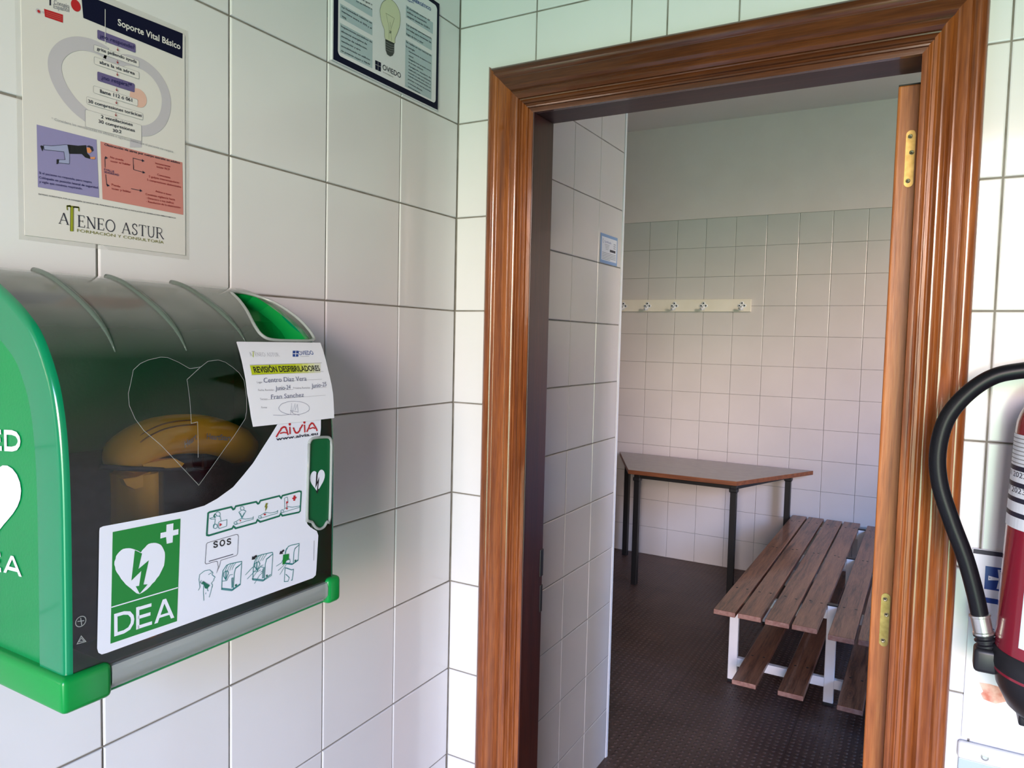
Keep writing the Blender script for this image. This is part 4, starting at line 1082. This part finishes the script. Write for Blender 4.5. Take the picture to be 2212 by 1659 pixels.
for t, x0, y, x1 in (('El alumbrado exterior del', 1098, 100, 1370), ('edificio se mantendrá', 1098, 150, 1330), ('apagado desde las 22:00 h', 1098, 200, 1370), ('Las puertas permanecerán', 1092, 302, 1388), ('cerradas para minimizar las', 1090, 352, 1386), ('fugas de frío y calor', 1090, 412, 1292), ('Se realiza un uso racional de', 1088, 508, 1386), ('la energía:', 1086, 560, 1192),
                    ('Aprovechando al máximo la luz', 1118, 618, 1384), ('natural', 1118, 668, 1172), ('Apagando luces en zonas cuando', 1116, 708, 1384), ('no se estén utilizando', 1116, 748, 1290), ('Apagando equipos de', 1114, 790, 1382), ('calefacción y aire acondicionado', 1114, 832, 1382), ('cuando la sala esté vacía o', 1114, 872, 1380), ('cuando estén funcionando, no', 1112, 908, 1380), ('precisen o sea que las puertas', 1110, 950, 1378), ('o ventanas abiertas', 1110, 996, 1278), ('innecesariamente.', 1110, 1040, 1258)):
    st_(t, x0, y, x1, y + (x1 - x0) * .56, 18 if y > 600 else 22)
st_('ENERGÉTICO', 1160, 10, 1385, 130, 36, 'navyb', .02); st_('registro', 1100, 6, 1178, 44, 20, 'navyb')
# bulb
bl = smooth_path([Vector((x, y, 0)) for x, y in [(855, -5), (805, 30), (776, 110), (782, 200), (800, 280), (828, 360), (840, 468), (945, 520), (955, 460), (985, 390), (1010, 310), (1018, 220), (1005, 130), (965, 50), (920, 5), (880, -15), (855, -5)]], 4)
a.poly([(p.x, p.y) for p in bl[:-1]], M['bulbglass'], 3); a.line([(p.x, p.y) for p in bl[:-1]], .0008, M['bulbline'], 4, True)
a.line([(880, 470), (885, 340), (845, 158), (948, 220), (905, 345), (912, 490)], .0005, M['bulbline'], 4); a.line([(888, 370), (908, 380), (905, 395), (886, 388)], .0012, M['bulbbase'], 4); a.line([(893, 265), (900, 330)], .0006, M['bulbline'], 4)
a.poly([(838, 466), (946, 518), (944, 630), (925, 665), (895, 675), (860, 650), (842, 600)], M['bulbbase'], 4)
for k in range(4): a.line([(842, 500 + 30 * k), (900, 535 + 28 * k), (944, 542 + 28 * k)], .0005, M['greyink'], 5)
a.poly([(718, 718), (788, 750), (786, 858), (720, 828)], M['navy'], 3); a.line([(752, 742), (752, 838)], .0011, M['greyink'], 4); a.line([(722, 770), (784, 800)], .0011, M['greyink'], 4)
st_('OVIEDO', 806, 828, 1024, 936, 62, 'navy', .003); st_('AYUNTAMIENTO', 808, 864, 932, 928, 12, 'navy', 0)
a.build('printed_text', sg)

# ------------------------------------------------------------------ little certificate on the partition
ce = empty('certificate_notice', (XP + .002, 1.0, .2), 'small blue-bordered certificate notice stuck on the inner tiled partition', 'notice')
bm = BM(); add_box(bm, (XP + .0006, .929, .203), (XP + .0016, 1.077, .300)); obj('sheet', bm, M['certblue'], ce)
a = Art(lambda u, v, h: (XP + .0017 + h, u, v), lambda x, y: (x, y))
a.puv([(.937, .213), (1.070, .213), (1.070, .290), (.937, .290)], M['paper'], 1)
a.tuv('Certificado', (.958, .272), (1.018, .272), .007, M['navyb'], 2); a.luv([(.948, .284), (.944, .275), (.950, .268)], .002, M['navyb'], 2)
for k in range(4): a.luv([(.962 + .003 * k, .266 - .005 * k), (1.004 - .003 * k, .266 - .005 * k)], .002, M['paleink'], 2)
for k in range(3): a.luv([(1.040, .274 - .007 * k), (1.060, .274 - .007 * k)], .004, M['paleink'], 2)
a.puv([(1.008, .245), (1.058, .245), (1.058, .253), (1.008, .253)], M['ink'], 2)
for k in range(5): a.luv([(.942, .238 - .0052 * k), (1.062 - (.05 if k == 4 else 0), .238 - .0052 * k)], .0018, M['greyink'], 2)
a.build('printed_text', ce)

# ------------------------------------------------------------------ coat rack on the far wall
rk = empty('coat_rack', (-.7, YF, .2), 'cream wall board with white coat hooks on the far tiled wall', 'coat rack')
obj('board', bx((-1.28, YF - .020, .163), (-.147, YF - .0005, .247), .002), M['cream_board'], rk)
def hook(x):
    bm = BM(); y = YF - .0205; z = .206
    for dx, dz in ((-.016, -.003), (.016, -.003), (0, .014), (0, -.012)):
        add_lathe(bm, [(.0115, 0), (.0115, -.003), (.009, -.0045)], (x + dx, y, z + dz), 18, 'y')
    for dx, dz in ((-.016, -.003), (.016, -.003), (0, .014)):
        add_lathe(bm, [(.005, 0), (.005, -.0015)], (x + dx, y - .0045, z + dz), 10, 'y', mi=1)
    add_tube(bm, smooth_path([(x, y - .002, z - .008), (x, y - .012, z - .016), (x, y - .030, z - .030), (x, y - .042, z - .028), (x, y - .048, z - .018)], 4), [.0075] * 4 + [.006] * 9 + [.007] * 4, 10)
    add_tube(bm, [(x - .018, y - .036, z - .030), (x + .018, y - .036, z - .030)], .0045, 8)
    obj('hook', bm, [M['white_pvc'], M['black']], rk, smooth=True, auto=40)
for x in (-1.222, -1.040, -.860, -.664, -.460, -.203): hook(x)

# ------------------------------------------------------------------ trapezoid table
tb = empty('trapezoid_table', (-.36, 3.3, FLOOR), 'trapezoid table with grey top, wooden edge and black steel legs against the far wall', 'table')
TZ = -.850
C4 = [(-.695, 2.965), (-.035, 2.975), (.290, 3.660), (-1.020, 3.650)]
bm = BM()
def inset(P, d):
    n = len(P); c = Vector((sum(p[0] for p in P) / n, sum(p[1] for p in P) / n)); out = []
    for i in range(n):
        a_, b_, c_ = Vector(P[i - 1]), Vector(P[i]), Vector(P[(i + 1) % n])
        d1, d2 = (b_ - a_).normalized(), (c_ - b_).normalized(); n1, n2 = Vector((-d1.y, d1.x)), Vector((-d2.y, d2.x))
        if n1.dot(c - b_) < 0: n1, n2 = -n1, -n2
        k = (n1 + n2).normalized(); out.append(tuple(b_ + k * d / k.dot(n1)))
    return out
rings = []
for d, z in ((.0015, TZ - .026), (0, TZ - .0245), (0, TZ - .0015), (.0012, TZ)):
    rings.append([bm.verts.new((x, y, z)) for x, y in (inset(C4, d) if d else C4)])
for a_, b_ in zip(rings, rings[1:]):
    for k in range(4): bm.faces.new((a_[k], a_[(k + 1) % 4], b_[(k + 1) % 4], b_[k]))
bm.faces.new(rings[0])
f = bm.faces.new(rings[-1]); f.material_index = 1
bmesh.ops.recalc_face_normals(bm, faces=bm.faces)
obj('table_top', bm, [M['table_edge'], M['table_top']], tb)
bm = BM(); rails = [(-.655, 3.03), (-.060, 3.03), (.150, 3.615), (-.935, 3.60)]
for i in range(4):
    a_, b_ = Vector(rails[i]), Vector(rails[(i + 1) % 4]); d = (b_ - a_).normalized(); nn = Vector((-d.y, d.x)) * .011
    P = [(a_ + nn), (b_ + nn), (b_ - nn), (a_ - nn)]
    add_prism(bm, [(p.x, p.y) for p in P], lambda x, y: (x, y, TZ - .056), lambda x, y: (x, y, TZ - .0265))
obj('under_frame', bm, M['black_steel'], tb)
for x, y in ((-.655, 3.03), (-.060, 3.03), (.150, 3.615), (-.935, 3.60)):
    bm = BM(); add_box(bm, (x - .0175, y - .0175, FLOOR), (x + .0175, y + .0175, TZ - .027), .002); add_box(bm, (x - .024, y - .024, TZ - .075), (x + .024, y + .024, TZ - .05), .006)
    obj('leg', bm, M['black_steel'], tb)

# ------------------------------------------------------------------ bench
bn = empty('bench', (.6, 2.66, FLOOR), 'double slatted wooden bench on white steel frames with a low shoe shelf', 'bench')
BZ = -1.150
def slat(x0, x1, y0, y1, z1, th, screws=True):
    bm = BM(); add_box(bm, (x0, y0, z1 - th), (x1, y1, z1), .0025, 2)
    for f in bm.faces:
        if abs(f.normal.y) > .9 : f.material_index = 1
    for f in bm.faces:
        f.normal_update()
        if abs(f.normal.y) > .9: f.material_index = 1
    if screws:
        for yy in (2.0, 2.80, 3.50):
            for dx in (.25, .75) if yy != 2.80 else (.4, .62):
                add_lathe(bm, [(.0055, -.001), (.0055, .0006), (.004, .0009)], (x0 + (x1 - x0) * dx, yy + random.uniform(-.012, .012), z1), 10, 'z', mi=2)
    o = obj('slat', bm, [M['bench'], M['endgrain'], M['black_steel']], bn)
    return o
for x0, x1, dy in ((.178, .266, 0), (.276, .367, .004), (.383, .475, -.002), (.484, .577, .002), (.619, .711, -.03), (.722, .812, -.02), (.826, .916, -.024), (.928, 1.02, -.02)):
    slat(x0, x1, 1.672 + dy, 3.66 + dy, BZ, .021)
for x0, x1 in ((.254, .351), (.436, .534), (.656, .748), (.838, .932)):
    slat(x0, x1, 1.715, 3.60, -1.447, .020)
for y in (2.0, 2.80, 3.50):
    bm = BM()
    for x in (.195, .598, .998):
        top = BZ - .0215 if x != .598 else BZ - .003
        add_box(bm, (x - .020, y - .0125, FLOOR + .012), (x + .020, y + .0125, top), .003)
    for x0, x1 in ((.215, .578), (.618, .978)):
        add_box(bm, (x0, y - .0125, BZ - .061), (x1, y + .0125, BZ - .0215), .002)
        add_box(bm, (x0, y - .0125, -1.507), (x1, y + .0125, -1.4675), .002)
    obj('frame', bm, M['white_steel'], bn)
    for x in (.195, .598, .998):
        obj('foot_cap', bx((x - .019, y - .0135, FLOOR), (x + .021, y + .0135, FLOOR + .014), .002), M['rubber'], bn)
    obj('post_cap', bx((.577, y - .0135, BZ - .0028), (.619 - .0005, y + .0135, BZ + .003), .001), M['rubber'], bn)

# ------------------------------------------------------------------ notice behind the extinguisher
nt_ = empty('wall_notice', (1.08, -.002, -.67), 'white notice with blue lines and a blue square cross emblem behind the fire extinguisher', 'notice')
bm = BM(); add_box(bm, (.978, -.0035, -.668), (1.19, -.0006, -.366), .0006, 1); obj('panel', bm, M['sticker'], nt_)
a = Art(lambda u, v, h: (u, -.0036 - h, v), lambda x, y: (x, y))
a.puv([(.979, -.374), (1.189, -.374), (1.189, -.367), (.979, -.367)], M['ink'], 1); a.puv([(.979, -.448), (1.189, -.448), (1.189, -.440), (.979, -.440)], M['navyb'], 1)
a.puv([(.996, -.427), (1.04, -.427), (1.04, -.391), (.996, -.391)], M['navyb'], 1)
cx, cy_ = 1.0155, -.409
for dx, dy in ((1, 0), (-1, 0), (0, 1), (0, -1)):
    P = [(.0015, .0015), (.015, .0036), (.015, -.0036), (.0015, -.0015)]
    Q = [(cx + dx * p - dy * q, cy_ + dy * p + dx * q) for p, q in P]; a.puv(Q, M['sticker'], 2)
    a.puv([(cx + dx * .013 + .0008 * cos(k), cy_ + dy * .013 + .0008 * sin(k)) for k in range(6)], M['navyb'], 3)
a.puv([(cx - .002, cy_ - .002), (cx + .002, cy_ - .002), (cx + .002, cy_ + .002), (cx - .002, cy_ + .002)], M['sticker'], 2)
a.luv([(1.028, -.398), (1.032, -.396), (1.031, -.401), (1.028, -.404)], .0016, M['sticker'], 2)
a.puv([(1.006, -.483), (1.013, -.488), (1.006, -.490)], M['navyb'], 1)
a.build('printed_marks', nt_)
a = Art(lambda u, v, h: (u, -.0036 - h, v), lambda x, y: (x, y))
a.puv([(.997, -.575), (1.01, -.574), (1.03, -.576), (1.04, -.592), (1.02, -.603), (1.004, -.600), (1.0, -.592), (1.003, -.588)], M['pinkpatch'], 1)
a.build('paper_remnant', nt_)
br = empty('wall_bracket', (1.08, 0, -.70), 'glossy white mounting bracket with a screw hole under the wall notice', 'bracket')
bm = BM(); add_box(bm, (.974, -.012, -.700), (1.20, -.0006, -.672), .005, 3); obj('bar', bm, M['white_pvc'], br, smooth=True, auto=40)
bm = BM(); add_lathe(bm, [(.0055, 0), (.0055, -.0012), (.003, -.0016)], (1.010, -.0119, -.687), 16, 'y'); obj('screw', bm, M['steel'], br)
bm = BM(); add_box(bm, (.976, -.006, -.95), (1.20, -.0006, -.701), .001); obj('panel', bm, M['skyblue'], br)

# ------------------------------------------------------------------ fire extinguisher
EX, EY, ER = 1.089, -.118, .080
LEAN = .03
def lean(bm):
    for v in bm.verts: v.co.x += (v.co.z + .30) * LEAN
    return bm
ext = empty('fire_extinguisher', (EX, EY, -.56), 'red fire extinguisher with looping black hose hung on the wall right of the door', 'fire extinguisher')
bm = BM()
pr = [(.052, -.505), (ER, -.500), (ER, -.166)]
for k in range(1, 9): a_ = radians(k * 10); pr.append((.022 + (ER - .022) * cos(a_), -.166 + .062 * sin(a_)))
pr += [(.022, -.096), (.022, -.05)]
add_lathe(bm, pr, (EX, EY, 0), 72); obj('cylinder', lean(bm), M['ext_red'], ext, smooth=True, auto=50)
bm = BM(); add_lathe(bm, [(.030, -.565), (.044, -.562), (.060, -.548), (.074, -.522), (.0815, -.49), (.0822, -.470), (.0806, -.468)], (EX, EY, 0), 72)
add_box(bm, (EX - .045, EY - .02, -.572), (EX - .02, EY + .02, -.552), .003)
obj('base_cup', lean(bm), M['ext_black'], ext, smooth=True, auto=45)
bm = BM(); add_lathe(bm, [(.020, -.05), (.024, -.045), (.024, -.02), (.012, -.015)], (EX, EY, 0), 24); add_box(bm, (EX - .012, EY - .07, -.03), (EX + .012, EY + .04, -.012), .003); add_box(bm, (EX - .01, EY - .10, -.002), (EX + .01, EY + .03, .012), .003)
obj('valve', bm, M['ext_black'], ext, smooth=True, auto=45)
# curved label wrapped on the cylinder
def emap(u, v, h):
    return (EX + (v + .30) * LEAN + (ER + .0004 + h) * cos(u), EY + (ER + .0004 + h) * sin(u), v)
A0, A1_ = radians(150), radians(285)
def eart(): return Art(emap, lambda x, y: (x, y))
def erect(a, u0, u1, v0, v1, m, L):
    n = max(1, int((u1 - u0) / .08))
    for k in range(n): a.puv([(u0 + (u1 - u0) * k / n, v0), (u0 + (u1 - u0) * (k + 1) / n, v0), (u0 + (u1 - u0) * (k + 1) / n, v1), (u0 + (u1 - u0) * k / n, v1)], m, L)
a = eart(); u0, u1 = radians(172), radians(290)
erect(a, u0, u1, -.298, -.172, M['sticker'], 1)
for z in (-.214, -.236, -.256, -.276): erect(a, u0 + .09, u1 - .05, z - .0065, z, M['ink'], 2)
for k in range(7): erect(a, u0 + .09 + .02 * (k % 2), u1 - .4, -.178 - k * .0055, -.1765 - k * .0055, M['greyink'], 2)
for z, t in ((-.229, '01 2022'), (-.250, '01 2023')): a.tuv(t, (u0 + .10, z), (u0 + .75, z), .007, M['ink'], 2)
lb = a.build('label', ext); tag(lb, label='white printed label with black bars')
a = eart(); u0, u1 = radians(224), radians(300)
erect(a, u0, u1, -.452, -.355, M['sticker'], 1); erect(a, u0 + .04, u1, -.385, -.360, M['ext_red'], 2); erect(a, u0 - .05, u1, -.340, -.325, M['sticker'], 1)
a.build('inspection_label', ext)
# hose
hp = [on(1, EY, *p) for p in [(2212, 800), (2150, 812), (2090, 850), (2045, 905), (2026, 975), (2030, 1045), (2055, 1125), (2085, 1205), (2106, 1280), (2118, 1335)]]
path = [Vector((EX + .0, EY, -.032)), Vector((EX - .015, EY, -.040)), Vector((EX - .045, EY, -.060))] + [Vector(p) for p in hp[1:]]
path[0] = Vector((EX - .012, EY, -.070)); path[1] = Vector((EX - .030, EY, -.076)); path[2] = Vector((EX - .062, EY, -.084))
path = smooth_path(path, 10)
def hose_mat():
    m = principled('braided_black_hose', (.006, .006, .009, 1), .38, spec=.3)
    tc = node(m, 'ShaderNodeTexCoord'); ch = node(m, 'ShaderNodeTexChecker'); ch.inputs['Scale'].default_value = 520
    link(m, tc.outputs['Object'], ch.inputs[0])
    bp = node(m, 'ShaderNodeBump'); bp.inputs['Strength'].default_value = .7; bp.inputs['Distance'].default_value = .0008
    link(m, ch.outputs['Fac'], bp.inputs['Height']); link(m, bp.outputs[0], bsdf(m).inputs['Normal']); return m
bm = BM(); add_tube(bm, path, .0112, 20); obj('hose', bm, hose_mat(), ext, smooth=True)
e1 = path[-1]; dr = (path[-1] - path[-4]).normalized()
bm = BM(); c0 = e1 - dr * .006
add_tube(bm, [c0, c0 + dr * .0005, c0 + dr * .003, c0 + dr * .004, c0 + dr * .024, c0 + dr * .025, c0 + dr * .028, c0 + dr * .0285], [.0115, .0135, .0135, .0122, .0122, .0135, .0135, .012], 20); obj('ferrule', bm, M['steel'], ext, smooth=True, auto=30)
bm = BM(); c1 = c0 + dr * .0285; rr_ = []; pp = []
for k in range(13): pp.append(c1 + dr * (k * .0018)); rr_.append(.0135 if k % 4 < 2 else .0105)
add_tube(bm, pp, rr_, 20)
c2 = c1 + dr * .022
add_box(bm, (c2.x - .016, EY - .016, c2.z - .030), (c2.x + .014, EY + .016, c2.z + .004), .006, 3)
add_box(bm, (c2.x, EY - .013, c2.z - .028), (EX - .060, EY + .013, c2.z - .002), .005, 3)
obj('nozzle_holder', bm, M['ext_black'], ext, smooth=True, auto=40)
bm = BM(); add_box(bm, (EX - .02, EY + .02, -.075), (EX + .02, -.0008, -.055), .002); add_box(bm, (EX - .02, -.006, -.14), (EX + .02, -.0008, -.04), .002)
obj('wall_hook', bm, M['black_steel'], ext)
